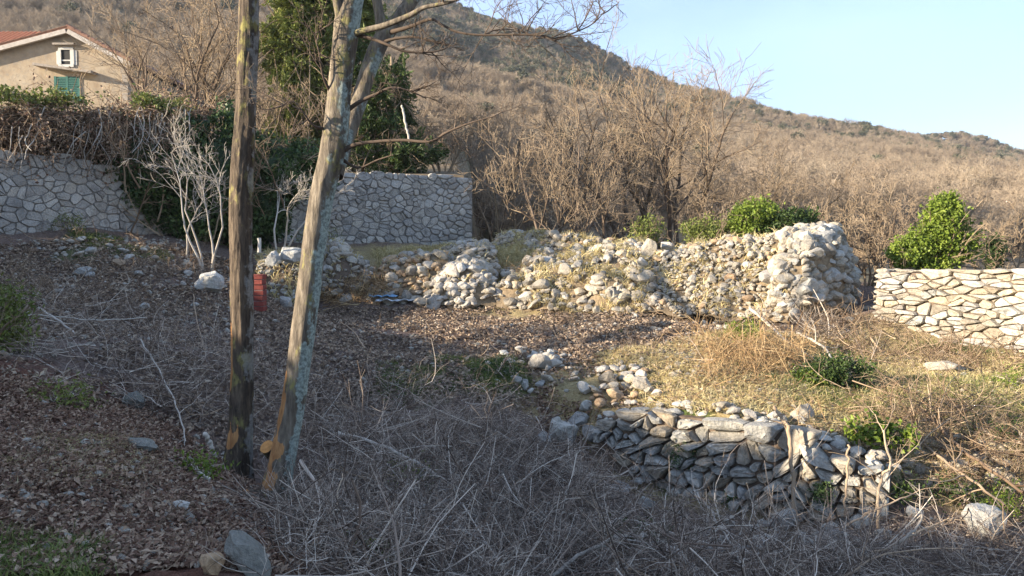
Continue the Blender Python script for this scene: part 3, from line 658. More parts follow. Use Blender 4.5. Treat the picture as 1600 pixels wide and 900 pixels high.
# single stones: (px, py of centre, width px, height px, kind, label, Y or None)
BIG = [
 (427, 401, 26, 30, 'stone_grey', 'rounded mossy boulder on the heap between the trunks, left of a wider boulder', 15.6),
 (456, 397, 40, 28, 'stone_grey', 'wide sloping grey boulder on top of the heap, touching the leaning trunk', 15.8),
 (446, 473, 24, 24, 'stone_white', 'round white stone at the foot of the heap beside the leaning trunk', None),
 (332, 442, 52, 38, 'stone_grey', 'pale grey angular block left of the upright trunk on the dark slope', None),
 (1014, 382, 27, 38, 'stone', 'upright squared cream block standing at the left end of the tumbled bank', 17.2),
 (1042, 383, 24, 16, 'stone_white', 'flat topped white stone in shade just right of the upright squared block', 17.4),
 (1535, 812, 62, 66, 'stone_grey', 'large pale grey boulder standing alone at the lower right corner', None),
 (330, 878, 54, 52, 'stone_tan', 'tan orange boulder at the bottom edge left of the long grey stone', None),
 (392, 862, 96, 74, 'stone_moss', 'long mossy grey stone leaning down at the bottom edge below the cut stump', None),
 (222, 697, 72, 26, 'stone_moss', 'flat pale stone slab set in the red soil bank', None),
 (275, 790, 44, 20, 'stone_white', 'small flat white stone in red soil below the slab', None),
 (525, 800, 74, 54, 'stone_moss', 'speckled grey rock half buried in brushwood right of the cut stump', None),
 (846, 566, 40, 30, 'stone_white', 'white block in the shade at the head of the small stone scatter', None),
 (880, 672, 54, 46, 'stone_grey', 'fluted pale rock outcrop in shade left of the low wall', None),
 (1003, 600, 42, 26, 'stone', 'largest bright block above the left end of the low wall', None),
 (950, 590, 30, 26, 'stone', 'sunlit cream block at the shadow edge above the low wall', None),
 (205, 625, 44, 34, 'stone_moss', 'grey stone among thin twigs on the left bank edge', None),
 (1255, 645, 44, 36, 'stone', 'cream lump of rock in dry grass above the leaning stake', None),
 (1475, 573, 66, 24, 'stone', 'low pale stone mound in the middle of the sunny grass', None),
 (1430, 800, 34, 26, 'stone_grey', 'small grey boulder in the hollow left of the large standing boulder', None),
 (1222, 812, 50, 44, 'stone_grey', 'dark grey boulder at the foot of the low wall behind brushwood', None),
 (1300, 835, 44, 34, 'stone_grey', 'grey boulder fallen below the low wall in the shade', None),
 (838, 470, 26, 18, 'stone', 'cream stone lying loose at the front of the overgrown bank', None),
 (1010, 458, 44, 44, 'stone_white', 'bright white stone at the left foot of the tumbled bank', None),
 (186, 410, 26, 14, 'stone_tan', 'small pinkish stone on the dark left slope', None),
 (128, 424, 34, 16, 'stone_grey', 'small grey flat stone beside a pinkish one on the dark left slope', None),
]
for px, py, w, h, kd, lab, Y in BIG:
    g0 = G(px, py + h * .42) if Y is None else P(px, py + h * .5, Y); s = w / F * g0[1]; hh = h / F * g0[1]
    me = rock_mesh(hash((px, py)) % 999, 4, M[kd], (1, .8, 1), cuts=18, rough=.11, smooth=False)
    yaw = random.uniform(-.35, .35)
    roll = 0.62 if px == 392 else (0.25 if px == 1535 else random.uniform(-.12, .12))
    if px == 392: s *= 1.15; hh *= .72
    o = place_rock('boulder' if w > 40 else 'loose_stone', me, (g0[0], g0[1], g0[2] + hh * .40), (s * 1.05, s * .85, hh * 1.05), None, (random.uniform(-.1, .1), roll, yaw)); tag(o, lab, 'boulder' if w > 40 else 'stone')
# scattered groups
def scatter(poly, n, smin, smax, kinds, label, group, seed, name='loose_stone', pw=2, sink=.15, join=False):
    if join:
        q = sample_poly(poly, n * 2); root = empty('stone_chips', on_ground(q[:1])[0], label, 'stones'); root['kind'] = 'stuff'
        o = rocks_join('stone_chips', kinds[0], on_ground(q, .01), RNG.uniform(smin, smax, n * 2), root); return
    rs = random.Random(seed); q = sample_poly(poly, n); z = H(q[:, 0], q[:, 1])
    for (x, y), zz in zip(q, z):
        s = smin + (smax - smin) * rs.random() ** pw
        o = place_rock(name, rs.choice(rocks(rs.choice(kinds))), (x, y, zz + s * sink), (s, s * rs.uniform(.7, 1.1), s * rs.uniform(.55, .9))); tag(o, label, 'stone', group)
scatter([(60, 385), (230, 378), (345, 405), (345, 480), (230, 500), (60, 450)], 60, .08, .26, ['stone', 'stone_white', 'stone_grey'], 'small pale limestone lump lying on the dark leafy slope below the left wall', 'stones scattered on the left slope', 1, sink=.34)
scatter([(745, 560), (830, 545), (905, 560), (900, 610), (830, 615), (760, 600)], 50, .10, .26, ['stone_white', 'stone_grey', 'stone'], 'grey white stone in the shaded scatter at the left end of the low wall', 'shaded stone scatter above the hollow', 2, sink=.25)
scatter([(925, 575), (1010, 572), (1035, 640), (1000, 655), (930, 648), (905, 620)], 55, .11, .26, ['stone', 'stone_white', 'stone_tan'], 'sunlit cream stone heaped above the left end of the low wall', 'sunlit stones above the low wall', 3, sink=.35)
scatter([(1030, 640), (1200, 655), (1330, 690), (1400, 745), (1380, 752), (1240, 700), (1100, 668)], 55, .10, .24, ['stone', 'stone_white'], 'pale stone resting loose on the rim of the low retaining wall', 'rim stones of the low wall', 4, sink=.3)
scatter([(985, 480), (1120, 478), (1210, 520), (1180, 560), (1060, 525), (990, 510)], 62, .09, .28, ['stone', 'stone_white', 'stone_grey'], 'pale stone strewn over the ground in front of the tumbled bank', 'stones strewn before the tumbled bank', 5)
scatter([(1400, 690), (1600, 690), (1600, 775), (1480, 770), (1405, 745)], 60, .07, .2, ['stone', 'stone_white', 'stone_tan'], 'cream stone on the crumbling earth slope at the lower right', 'stones on the crumbling right slope', 6, join=True)
scatter([(1290, 475), (1365, 480), (1370, 520), (1290, 520)], 18, .09, .3, ['stone_tan', 'stone'], 'tan stone in the gap between the wall end and the right dry wall', 'stones in the wall gap', 7)
scatter([(1040, 560), (1110, 545), (1120, 590), (1050, 595)], 22, .09, .2, ['stone', 'stone_white'], 'cream stone showing through the dry grass in the middle of the terrace', 'stones in the terrace grass', 8, join=True)
scatter([(1440, 545), (1510, 550), (1515, 590), (1440, 592)], 40, .05, .14, ['stone_white'], 'small white rock chip on the pale mound in the sunny grass', 'chips on the pale mound', 9, join=True)
scatter([(120, 760), (400, 780), (420, 899), (100, 899)], 50, .03, .09, ['stone_white', 'stone_tan', 'stone'], 'small chip of stone on the leafy bank at the bottom left', 'chips on the bottom left bank', 10, join=True)
scatter([(1090, 800), (1370, 800), (1400, 880), (1100, 880)], 40, .09, .24, ['stone_grey'], 'grey stone tumbled into brushwood at the foot of the low wall', 'fallen stones in the hollow', 11, join=True)
def pebbles():
    g = Geo(); qs = np.concatenate([sample_poly([(0, 380), (260, 372), (360, 410), (360, 560), (0, 560)], 1300), sample_poly([(400, 470), (1100, 470), (1250, 560), (900, 640), (400, 560)], 1100),
        sample_poly([(1000, 520), (1600, 550), (1600, 680), (1000, 640)], 700), sample_poly([(0, 620), (380, 700), (420, 899), (0, 899)], 900)])
    z = H(qs[:, 0], qs[:, 1]); me = rocks('stone_white', 1, 8)
    arr = []
    for m_ in me:
        v = np.empty(len(m_.vertices) * 3); m_.vertices.foreach_get('co', v); arr.append((v.reshape(-1, 3), np.array([p.vertices[:] for p in m_.polygons])))
    for (x, y), zz in zip(qs, z):
        V, T = arr[random.randrange(8)]; s = random.uniform(.015, .05) * (1 + .05 * y) * random.choice((1, 1, 1.6))
        g.add(V * s + (x, y, zz + s * .2), T=T)
    tag(g.build('pebbles', M['stone'], None, smooth=False), 'tiny pale stone chips sprinkled over the ground', 'pebbles', kind='stuff')
pebbles()
print('stones done')

# ------------------------------------------------------------------ foreground trunks
def smooth_path(pts, K):
    pts = np.array(pts, float); n = len(pts); t = np.linspace(0, n - 1, K); out = []
    for a in t:
        i = min(int(a), n - 2); f = a - i; p0 = pts[max(i - 1, 0)]; p1 = pts[i]; p2 = pts[i + 1]; p3 = pts[min(i + 2, n - 1)]
        out.append(.5 * ((2 * p1) + (-p0 + p2) * f + (2 * p0 - 5 * p1 + 4 * p2 - p3) * f * f + (-p0 + 3 * p1 - 3 * p2 + p3) * f ** 3))
    return np.array(out)
def trunk_mesh(name, path, mt, parent, K=110, S=28, rough=.045, lich_shade=0.0, wounds=(), ridges=7):
    """path rows: x, y, z, radius; wounds: (z, angle, height, width)"""
    C = smooth_path(path, K); Pt, R = C[:, :3], np.maximum(C[:, 3], .003)
    T = norm(np.gradient(Pt, axis=0)); V = []; li = []; wo = []; plates = ridges > 8; R = R * (.92 if plates else 1)
    for i in range(K):
        a = norm(np.cross(T[i], [0, 1, 0.02])) ; b = np.cross(T[i], a)
        for j in range(S):
            th = 2 * math.pi * j / S; d = a * math.cos(th) + b * math.sin(th); q = Pt[i]
            s = 1 + rough * (mnoise.noise(Vector((math.cos(th) * 2.2, math.sin(th) * 2.2, q[2] * 1.6))) * 1.6) + rough * .8 * mnoise.noise(Vector((math.cos(th) * ridges, math.sin(th) * ridges, q[2] * 3.5 + 9))) \
                + rough * .5 * mnoise.noise(Vector((math.cos(th) * 16, math.sin(th) * 16, q[2] * 14)))
            if plates: s += .10 * (abs(mnoise.noise(Vector((math.cos(th) * 4.5, math.sin(th) * 4.5, q[2] * 2.6)))) ** .6 - .55) + .03 * mnoise.noise(Vector((math.cos(th) * 9, math.sin(th) * 9, q[2] * 22)))
            V.append(q + d * R[i] * s)
            w_n = .75 + .9 * mnoise.noise(Vector((d[0] * 2, d[1] * 2, q[2] * 5)))
            li.append(lich_shade * (0.22 + .46 * d[0] - .05 * d[1]))  # one-sided mask for lichen and the painted shade side
            w = 0
            for (wz, wd, wh, ww) in wounds:
                dd = norm(np.array(wd)); dot = max(0, float(d @ dd)); w = max(w, w_n * 1.05 * math.exp(-((q[2] - wz) / wh) ** 2) * sstep(1 - ww, 1, np.array(dot)))
            wo.append(w)
    idx = np.arange(K * S).reshape(K, S); a = idx[:-1]; b = np.roll(a, -1, 1); d = idx[1:]; e = np.roll(d, -1, 1)
    g = Geo().add(V, Q=np.stack([a, b, e, d], -1).reshape(-1, 4))
    o = g.build(name, mt, parent)
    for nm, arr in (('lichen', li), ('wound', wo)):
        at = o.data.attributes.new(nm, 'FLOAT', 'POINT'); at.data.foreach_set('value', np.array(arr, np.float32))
    return o
def pw(px, py, Y, wpx): p = P(px, py, Y); return (p[0], p[1], p[2], wpx / F * Y / 2)

def grow(acc, p, d, Ln, r, lv, mx, rs, up, spread, nch, ratio=.6, wob=.12, K=(9, 7, 5, 4, 4), tmin=.25, rend=.3):
    k = K[lv]; pts = [np.array(p, float)]; d = norm(np.array(d, float)); st = Ln / (k - 1)
    for i in range(k - 1):
        d = norm(d + rs.normal(0, wob, 3) + np.array([0, 0, up])); pts.append(pts[-1] + d * st)
    pts = np.array(pts); rr = np.linspace(r, r * rend, k); acc.setdefault(lv, []).append((pts, rr))
    if lv < mx:
        n = nch[lv]
        for c in range(n):
            t = tmin + (1 - tmin) * (c + rs.random()) / n; f = t * (k - 1); i = min(int(f), k - 2); f -= i
            q = pts[i] * (1 - f) + pts[i + 1] * f; base = norm(pts[i + 1] - pts[i]); rv = rs.normal(size=3); rv = norm(rv - base * (rv @ base))
            grow(acc, q, base * math.cos(spread) + rv * math.sin(spread), Ln * ratio * rs.uniform(.6, 1.15) * (1.15 - .5 * t), rr[i] * .62, lv + 1, mx, rs, up, spread, nch, ratio, wob * 1.1, K, .15, rend)
def acc_geo(acc, levels, S=(7, 5, 4, 3, 3), rmin=.003):
    g = Geo()
    for lv in levels:
        if lv in acc and acc[lv]: tubes(g, np.array([a for a, _ in acc[lv]]), np.maximum(np.array([b for _, b in acc[lv]]), rmin), S[lv])
    return g
def twigs_along(path, n, ln, rs, up=.05, mx=2, nch=(5, 4), spread=.8, r=.008, t0=.3, bias=(0, 0, 0)):
    """twigs growing off a limb, as one acc dict"""
    path = np.array(path)[:, :3]; acc = {}
    for c in range(n):
        t = t0 + (1 - t0) * rs.random(); f = t * (len(path) - 1); i = min(int(f), len(path) - 2); f -= i
        q = path[i] * (1 - f) + path[i + 1] * f; base = norm(path[i + 1] - path[i]); rv = norm(rs.normal(size=3) + np.array(bias)); 
        grow(acc, q, base * .55 + rv * .8, ln * rs.uniform(.5, 1.2), r, 0, mx, rs, up, spread, nch, .6, .14, (6, 5, 4), .15, .3)
    return acc

tA = empty('bare_tree', P(372, 738, 6.0) - [0, 0, .25], 'upright rough brown bare trunk, left of the two foreground trees, lit on its left edge', 'tree')
trunk_mesh('trunk', [pw(366, 790, 6, 92), pw(369, 750, 6, 62), pw(374, 705, 6, 46), pw(378, 620, 6.0, 39), pw(379, 540, 6.0, 37), pw(377, 440, 6.0, 37), pw(377, 340, 6.0, 37), pw(380, 240, 6.0, 37), pw(385, 140, 6.0, 33), pw(389, 60, 6.0, 31), pw(390, -30, 6.0, 30), pw(396, -200, 6.05, 30), pw(404, -420, 6.1, 24)],
           M['trunk_a'], tA, K=320, S=60, rough=.09, lich_shade=.95, wounds=((P(366, 675, 6)[2], (-.55, -.8, 0), .13, .5), (P(366, 560, 6)[2], (-.9, -.4, 0), .35, .25)), ridges=11)
rsA = np.random.default_rng(4)
acc = {}
for c in range(5): grow(acc, P(400 + c, -250 - 40 * c, 6.05), (rsA.normal(), rsA.normal(), 1.2), 1.6, .03, 0, 3, rsA, .05, .6, (5, 4, 4), .6)
acc_geo(acc, (0, 1, 2, 3)).build('crown', M['tree_bark'], tA)

tB = empty('bare_tree', P(432, 775, 5.75) - [0, 0, .25], 'leaning forked bare trunk with teal lichen and a peeled orange base', 'tree')
pB = [pw(418, 800, 5.75, 66), pw(430, 768, 5.75, 52), pw(440, 725, 5.77, 44), pw(452, 665, 5.8, 41), pw(463, 600, 5.8, 40), pw(472, 530, 5.8, 40), pw(481, 460, 5.8, 39), pw(490, 390, 5.8, 38), pw(503, 310, 5.8, 39), pw(517, 250, 5.8, 42), pw(526, 190, 5.8, 42), pw(532, 130, 5.8, 38), pw(538, 80, 5.8, 38), pw(544, 30, 5.8, 40), pw(556, -30, 5.8, 34), pw(566, -130, 5.8, 28), pw(575, -260, 5.9, 20)]
pB = [q[:3] + (q[3] * .93,) for q in pB]; trunk_mesh('trunk', pB, M['trunk_b'], tB, K=200, S=40, rough=.06, lich_shade=1.05, wounds=((P(425, 745, 5.75)[2], (-.45, -.85, 0), .17, .62), (P(433, 705, 5.75)[2], (-.5, -.8, 0), .1, .5), (P(440, 660, 5.75)[2], (-.8, -.5, 0), .4, .35)), ridges=6)
# second leader behind
lead = [pw(524, 275, 5.9, 30), pw(540, 215, 6.1, 34), pw(562, 155, 6.25, 31), pw(578, 105, 6.3, 30), pw(597, 62, 6.35, 31), pw(622, 30, 6.4, 27), pw(650, -10, 6.45, 24), pw(672, -60, 6.5, 20), pw(690, -170, 6.6, 14)]
lead = [q[:3] + (q[3] * .82,) for q in lead]; trunk_mesh('limb', lead, M['trunk_b'], tB, K=60, S=16, rough=.05, lich_shade=.8)
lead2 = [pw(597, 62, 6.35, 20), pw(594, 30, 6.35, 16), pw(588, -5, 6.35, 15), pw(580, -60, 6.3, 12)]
trunk_mesh('limb', lead2, M['trunk_b'], tB, K=24, S=12, rough=.05, lich_shade=.6)
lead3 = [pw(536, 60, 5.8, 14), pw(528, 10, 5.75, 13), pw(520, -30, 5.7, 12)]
trunk_mesh('limb', lead3, M['trunk_b'], tB, K=20, S=12, rough=.05, lich_shade=.6)
LIMBS = [
 ([pw(542, 60, 5.8, 12), pw(560, 50, 5.75, 11), pw(600, 40, 5.65, 11), pw(640, 24, 5.55, 10), pw(662, 12, 5.5, 8), pw(690, 6, 5.45, 7), pw(720, -3, 5.4, 6), pw(790, -30, 5.3, 4)], 7, .45, .6, (0, 0, .6)),
 ([pw(604, 52, 6.35, 11), pw(640, 42, 6.2, 8), pw(672, 30, 6.1, 6.5), pw(690, 38, 6.0, 5.5), pw(715, 50, 5.95, 5), pw(755, 55, 5.9, 4.6), pw(800, 54, 5.85, 4.4), pw(850, 56, 5.8, 4), pw(868, 62, 5.8, 3.6), pw(890, 54, 5.8, 3.2), pw(925, 38, 5.8, 2.6), pw(946, 16, 5.8, 2)], 26, .42, .45, (0, 0, .5)),
 ([pw(546, 52, 5.8, 11), pw(580, 60, 5.75, 8), pw(606, 70, 5.7, 6), pw(632, 80, 5.7, 5), pw(665, 82, 5.7, 4), pw(690, 78, 5.7, 3), pw(705, 70, 5.7, 2)], 7, .3, .3, (0, 0, .2)),
 ([pw(598, 66, 6.3, 8), pw(620, 60, 6.25, 6), pw(650, 58, 6.2, 5), pw(680, 66, 6.2, 4.6), pw(702, 70, 6.2, 3.6)], 6, .28, .3, (0, 0, .1)),
 ([pw(536, 236, 5.8, 12), pw(555, 226, 5.75, 9), pw(590, 221, 5.7, 7), pw(630, 219, 5.6, 6.4), pw(672, 221, 5.5, 5.6), pw(700, 206, 5.45, 5), pw(735, 192, 5.4, 4), pw(774, 181, 5.35, 2.6)], 6, .22, .5, (0, 0, .0)),
 ([pw(536, 178, 5.85, 11), pw(560, 160, 5.8, 9), pw(590, 146, 5.75, 7), pw(612, 137, 5.7, 5), pw(640, 142, 5.7, 3.4), pw(666, 154, 5.7, 2.2)], 7, .25, .4, (0, 0, .2)),
 ([pw(536, 250, 5.85, 8), pw(560, 262, 5.8, 5), pw(590, 250, 5.75, 4), pw(615, 242, 5.7, 2.4)], 4, .2, .3, (0, 0, .2)),
 ([pw(512, 200, 5.8, 9), pw(490, 196, 5.7, 5), pw(460, 160, 5.6, 3.5), pw(440, 165, 5.6, 2)], 6, .3, .3, (0, 0, .4)),
 ([pw(520, 150, 5.8, 9), pw(505, 120, 5.7, 5), pw(498, 80, 5.7, 3.6), pw(490, 50, 5.7, 2)], 7, .3, .3, (0, 0, .4)),
]
rsB = np.random.default_rng(8)
for path, n, ln, t0, bias in LIMBS:
    path = [q[:3] + (q[3] * (.85 if n == 7 and bias[2] > .5 else .72),) for q in path]; lb = trunk_mesh('branch', path, M['trunk_b'] if n == 7 and bias[2] > .5 else M['dark_bark'], tB, K=40, S=9, rough=.07, lich_shade=.25)
    acc = twigs_along(np.array(path), n, ln, rsB, up=.02, t0=t0, bias=bias, r=.0055, nch=(5, 4))
    tw = acc_geo(acc, (0, 1, 2), S=(4, 3, 3), rmin=.0014); tag(tw.build('twigs', M['dark_bark'], tB), kind='stuff')
# cut stumps
def stump(px, py, Y, d, r, ln, label):
    c = P(px, py, Y); root = empty('cut_stump', c, label, 'stump'); d = norm(np.array(d, float)); g = Geo()
    K, S = 8, 18; a = norm(np.cross(d, [0, .3, 1])); b = np.cross(d, a); V = []
    for i in range(K):
        t = i / (K - 1)
        for j in range(S):
            th = 2 * math.pi * j / S; rr = r * (1.25 - .25 * t) * (1 + .10 * mnoise.noise(Vector((math.cos(th) * 2, math.sin(th) * 2, t * 2 + px)))); V.append(c + d * (t - 1) * ln + (a * math.cos(th) + b * math.sin(th)) * rr)
    idx = np.arange(K * S).reshape(K, S); A = idx[:-1]; B = np.roll(A, -1, 1); D = idx[1:]; E = np.roll(D, -1, 1)
    g.add(V, Q=np.stack([A, B, E, D], -1).reshape(-1, 4)); o = g.build('stump_bark', M['trunk_a'], root)
    V2 = [V[(K - 1) * S + j] + d * .002 for j in range(S)] + [c + d * (.006)] + [c + d * .009 + (V[(K - 1) * S + j] - c) * .5 for j in range(S)]
    T = [(j, (j + 1) % S, S + 1 + (j + 1) % S) for j in range(S)] + [(j, S + 1 + (j + 1) % S, S + 1 + j) for j in range(S)] + [(S + 1 + j, S + 1 + (j + 1) % S, S) for j in range(S)]
    Geo().add(V2, T=T).build('cut_face', M['wood_cut'], root, smooth=False)
stump(383, 775, 5.45, (-.55, -.75, .35), .052, .34, 'lower orange cut stump at the foot of the leaning trunk')
stump(417, 698, 5.85, (-.25, -.7, .65), .055, .34, 'orange cut stump showing between the two trunks')

# ------------------------------------------------------------------ hand-laid sticks and stakes
def stick(pts, r0, r1, mt, label, name='branch_piece', cat='branch', n=0, ln=.3, seed=1, group=None):
    """pts: (px, py, Y) or (px, py, Y, lift)"""
    W = np.array([P(*p[:3]) for p in pts]); C = smooth_path(np.c_[W, np.linspace(r0, r1, len(W))], 18)
    C[1:-1, :3] += np.random.default_rng(seed).normal(0, .006, (16, 3))
    root = empty(name, W[0], label, cat, group); g = Geo(); tubes(g, C[None, :, :3], C[None, :, 3], 7); g.build('stem', mt, root)
    if n:
        acc = twigs_along(C, n, ln, np.random.default_rng(seed), up=.02, t0=.15, r=r1 * .8, mx=1, nch=(3,)); acc_geo(acc, (0, 1), S=(4, 3), rmin=.002).build('twigs', mt, root)
def gp(px, py, lift=.05):                   # ground point under a pixel, as (px,py,Y) kept slightly nearer
    g = G(px, py + 4); return (px, py, g[1] - lift)
stick([(1232, 665, 7.55), (1237, 720, 7.45), (1240, 796, 7.3)], .022, .019, M['stick'], 'tan wooden stake leaning upright against the low wall', 'stake', 'stake', seed=1)
stick([(1210, 635, 7.9), (1222, 655, 7.7), (1233, 668, 7.55)], .016, .014, M['stick'], 'short bent tan branch running from the grass down to the stake top', seed=2, n=3, ln=.2)
stick([(1325, 695, 7.35), (1323, 750, 7.2), (1321, 806, 7.1)], .011, .012, M['stick'], 'thin tan stick standing against the wall right of the thicker stake', 'stake', 'stake', seed=3)
stick([(1372, 825, 6.6), (1372, 780, 6.6), (1376, 745, 6.6), (1392, 728, 6.6), (1386, 705, 6.65), (1381, 672, 6.7)], .016, .008, M['stick'], 'crooked forked sapling standing at the right end of the low wall', 'sapling', 'sapling', n=8, ln=.35, seed=4)
stick([(1312, 828, 6.4), (1360, 800, 6.5), (1410, 778, 6.6), (1440, 770, 6.7)], .010, .006, M['stick'], 'tan branch rising to the right across the foot of the crooked sapling', n=5, ln=.3, seed=5)
stick([(1350, 870, 5.7), (1400, 850, 5.8), (1450, 825, 5.9), (1490, 810, 6.0)], .011, .007, M['stick'], 'long tan branch lying below the standing boulder', n=5, ln=.25, seed=6)
stick([(1390, 868, 5.7), (1415, 838, 5.7), (1436, 820, 5.75), (1443, 800, 5.8)], .013, .008, M['pale_wood'], 'forked pale branch crossing the long tan branch', n=3, ln=.2, seed=7)
stick([(1052, 856, 5.4), (1075, 880, 5.25), (1100, 905, 5.1)], .024, .024, M['pale_wood'], 'thick pale grey cut pole in the brushwood at the bottom edge', 'pole', 'pole', seed=8)
stick([(528, 676, 7.0), (575, 690, 6.8), (640, 716, 6.5), (700, 755, 6.3)], .018, .012, M['pale_wood'], 'long smooth pale branch lying over the brushwood right of the leaning trunk', n=4, ln=.4, seed=9)
stick([(1172, 482, 13.6), (1200, 505, 13.2), (1225, 530, 12.8), (1270, 560, 12.2)], .03, .018, M['pale_wood'], 'long pale branch lying in front of the tumbled bank', n=5, ln=.7, seed=10)
stick([(1245, 520, 12.6), (1290, 545, 12), (1310, 590, 11.2), (1316, 606, 11)], .022, .014, M['pale_wood'], 'pale branch dropping into the dark low bush', n=4, ln=.5, seed=11)
stick([(1530, 590, 11), (1575, 582, 11.2), (1600, 580, 11.4)], .03, .02, M['stick'], 'dark tan branch in the grass below the right dry wall', seed=12)
stick([(228, 672, 5.6), (210, 670, 5.6), (320, 678, 5.7), (336, 712, 5.8)][2:], .018, .018, M['pale_wood'], 'short thick pale stick left of the upright trunk base', 'pole', 'stick', seed=13)
stick([(150, 515, 9.5), (220, 530, 8.6), (270, 620, 7.0), (290, 690, 6.1)][1:], .008, .005, M['pale_wood'], 'thin pale branch slanting down the dark left slope', n=5, ln=.3, seed=14)
stick([(60, 480, 10), (110, 515, 9.2), (112, 512, 9.1), (145, 545, 8.6)][:2] + [(145, 545, 8.6)], .014, .010, M['pale_wood'], 'pale stick with a bright cut end on the left slope', seed=15)
stick([(0, 494, 9.5), (60, 492, 9.6), (150, 500, 9.8), (230, 497, 10.2)], .009, .006, M['pale_wood'], 'nearly level thin pale branch right of the left edge shrub', n=5, ln=.4, seed=16)
stick([(302, 460, 11.5), (310, 510, 10.2), (322, 560, 9), (332, 620, 8)], .007, .004, M['twig_warm'], 'thin upright brown stem on the left slope beside the trunk', n=4, ln=.3, seed=17)
stick([(470, 720, 5.6), (500, 770, 5.2), (540, 830, 4.8), (590, 905, 4.3)], .014, .010, M['twig'], 'dark branch running down to the bottom edge from the leaning trunk', n=6, ln=.4, seed=18)
stick([(600, 760, 6.2), (680, 800, 5.8), (760, 850, 5.4), (820, 905, 5.0)], .012, .008, M['pale_wood'], 'pale curved branch over brushwood at bottom centre', n=8, ln=.4, seed=19)
stick([(860, 905, 5.0), (900, 870, 5.2), (960, 840, 5.5), (1010, 836, 5.8)], .016, .010, M['pale_wood'], 'thick grey branch arching up to the right from the bottom edge', n=7, ln=.4, seed=20)
stick([(590, 905, 4.4), (640, 850, 4.8), (650, 800, 5.2), (625, 740, 5.8)], .010, .006, M['twig'], 'dark upright branch in the brushwood at bottom centre', n=6, ln=.3, seed=21)
stick([(1090, 770, 7.0), (1130, 830, 6.3), (1170, 905, 5.6)], .010, .007, M['pale_wood'], 'straight thin pale stem leaning at the wall foot', n=6, ln=.4, seed=22)
stick([(420, 905, 3.7), (480, 860, 4.0), (520, 800, 4.6), (535, 740, 5.2)], .006, .004, M['twig_warm'], 'thin brown shoot leaning over the speckled rock', n=4, ln=.25, seed=23)
stick([(1480, 640, 9), (1440, 640, 9), (1500, 700, 7.7), (1600, 770, 6.7)][1:], .022, .014, M['twig_warm'], 'long brown branch lying down the crumbling right slope', n=8, ln=.6, seed=24)
stick([(1400, 655, 8.9), (1450, 700, 7.9), (1510, 745, 7.1), (1570, 790, 6.5)], .018, .010, M['stick'], 'tan branch parallel to the long brown one on the right slope', n=7, ln=.5, seed=25)
stick([(628, 165, 21.5), (634, 195, 21.5), (640, 222, 21.5)], .03, .03, M['pale_wood'], 'short pale bare pole sticking up above the terrace wall', 'pole', 'pole', seed=26)
stick([(570, 545, 11.5), (555, 520, 12.2), (530, 502, 13.2)], .014, .008, M['stick'], 'curved pale twig on the leaf covered terrace', seed=27)

# ------------------------------------------------------------------ brick stack, plastic scrap, white post
def bricks():
    c = P(403, 486, 13.6); root = empty('brick_stack', c, 'short stack of red bricks just right of the upright trunk', 'bricks')
    w, h = 23 / F * 13.6, 8.2 / F * 13.6
    me = None
    for k in range(7):
        g = Geo(); z0 = k * h * 1.02; dx = random.uniform(-.006, .006)
        boxgeo(g, (-w / 2, -w * .4, 0), (w / 2, w * .4, h * .9)); 
        o = bpy.data.objects.new('brick', g.mesh('brick', M['brick'], False)); COL.objects.link(o); o.parent = root; o.location = (dx, random.uniform(-.008, .008), z0); o.rotation_euler = (0, 0, random.uniform(-.05, .05))
        bv = o.modifiers.new('bevel', 'BEVEL'); bv.width = .006; bv.segments = 1
        if k < 6:
            g = Geo(); boxgeo(g, (-w / 2 + .02, -w * .4 + .02, h * .9), (w / 2 - .02, w * .4 - .02, h * 1.02)); m_ = g.build('mortar_joint', M['mortar'], None, False); m_.parent = root; m_.location = (0, 0, z0)
bricks()
def scrap():
    c = G(612, 474); root = empty('plastic_scrap', c, 'crumpled blue and white plastic scrap at the foot of the cream stone heap', 'plastic sheet')
    for nm, mt, dx, w, d in (('blue_sheet', 'blue', -.18, .62, .3), ('pale_sheet', 'pale_plastic', .12, .9, .34)):
        A, B = 18, 10; V = []
        for i in range(A):
            for j in range(B):
                u = (i / (A - 1) - .5) * w + dx; v = (j / (B - 1) - .5) * d - .05 * (nm == 'pale_sheet')
                V.append(c + [u, v, .06 + .10 * abs(mnoise.noise(Vector((u * 5, v * 8, len(nm))))) + (.10 if nm == 'blue_sheet' else .01)])
        Q = [(i * B + j, (i + 1) * B + j, (i + 1) * B + j + 1, i * B + j + 1) for i in range(A - 1) for j in range(B - 1)]
        o = Geo().add(V, Q=Q).build(nm, M[mt], root); so = o.modifiers.new('thick', 'SOLIDIFY'); so.thickness = .006
scrap()
def marker(px, py, Y, w, h, label):
    b = P(px, py + h, Y); g = Geo(); C = smooth_path([(b[0], b[1], b[2] - .1, w / F * Y / 2), (b[0] + .01, b[1], b[2] + h / F * Y * .5, w / F * Y * .45), (b[0], b[1], b[2] + h / F * Y, w / F * Y * .55)], 8)
    tubes(g, C[None, :, :3], C[None, :, 3], 8); V = C[-1, :3]; o = g.build('white_peg', M['white'], None, origin=b); tag(o, label, 'peg')
marker(405, 372, 16.4, 6, 15, 'small white peg standing just right of the upright trunk')

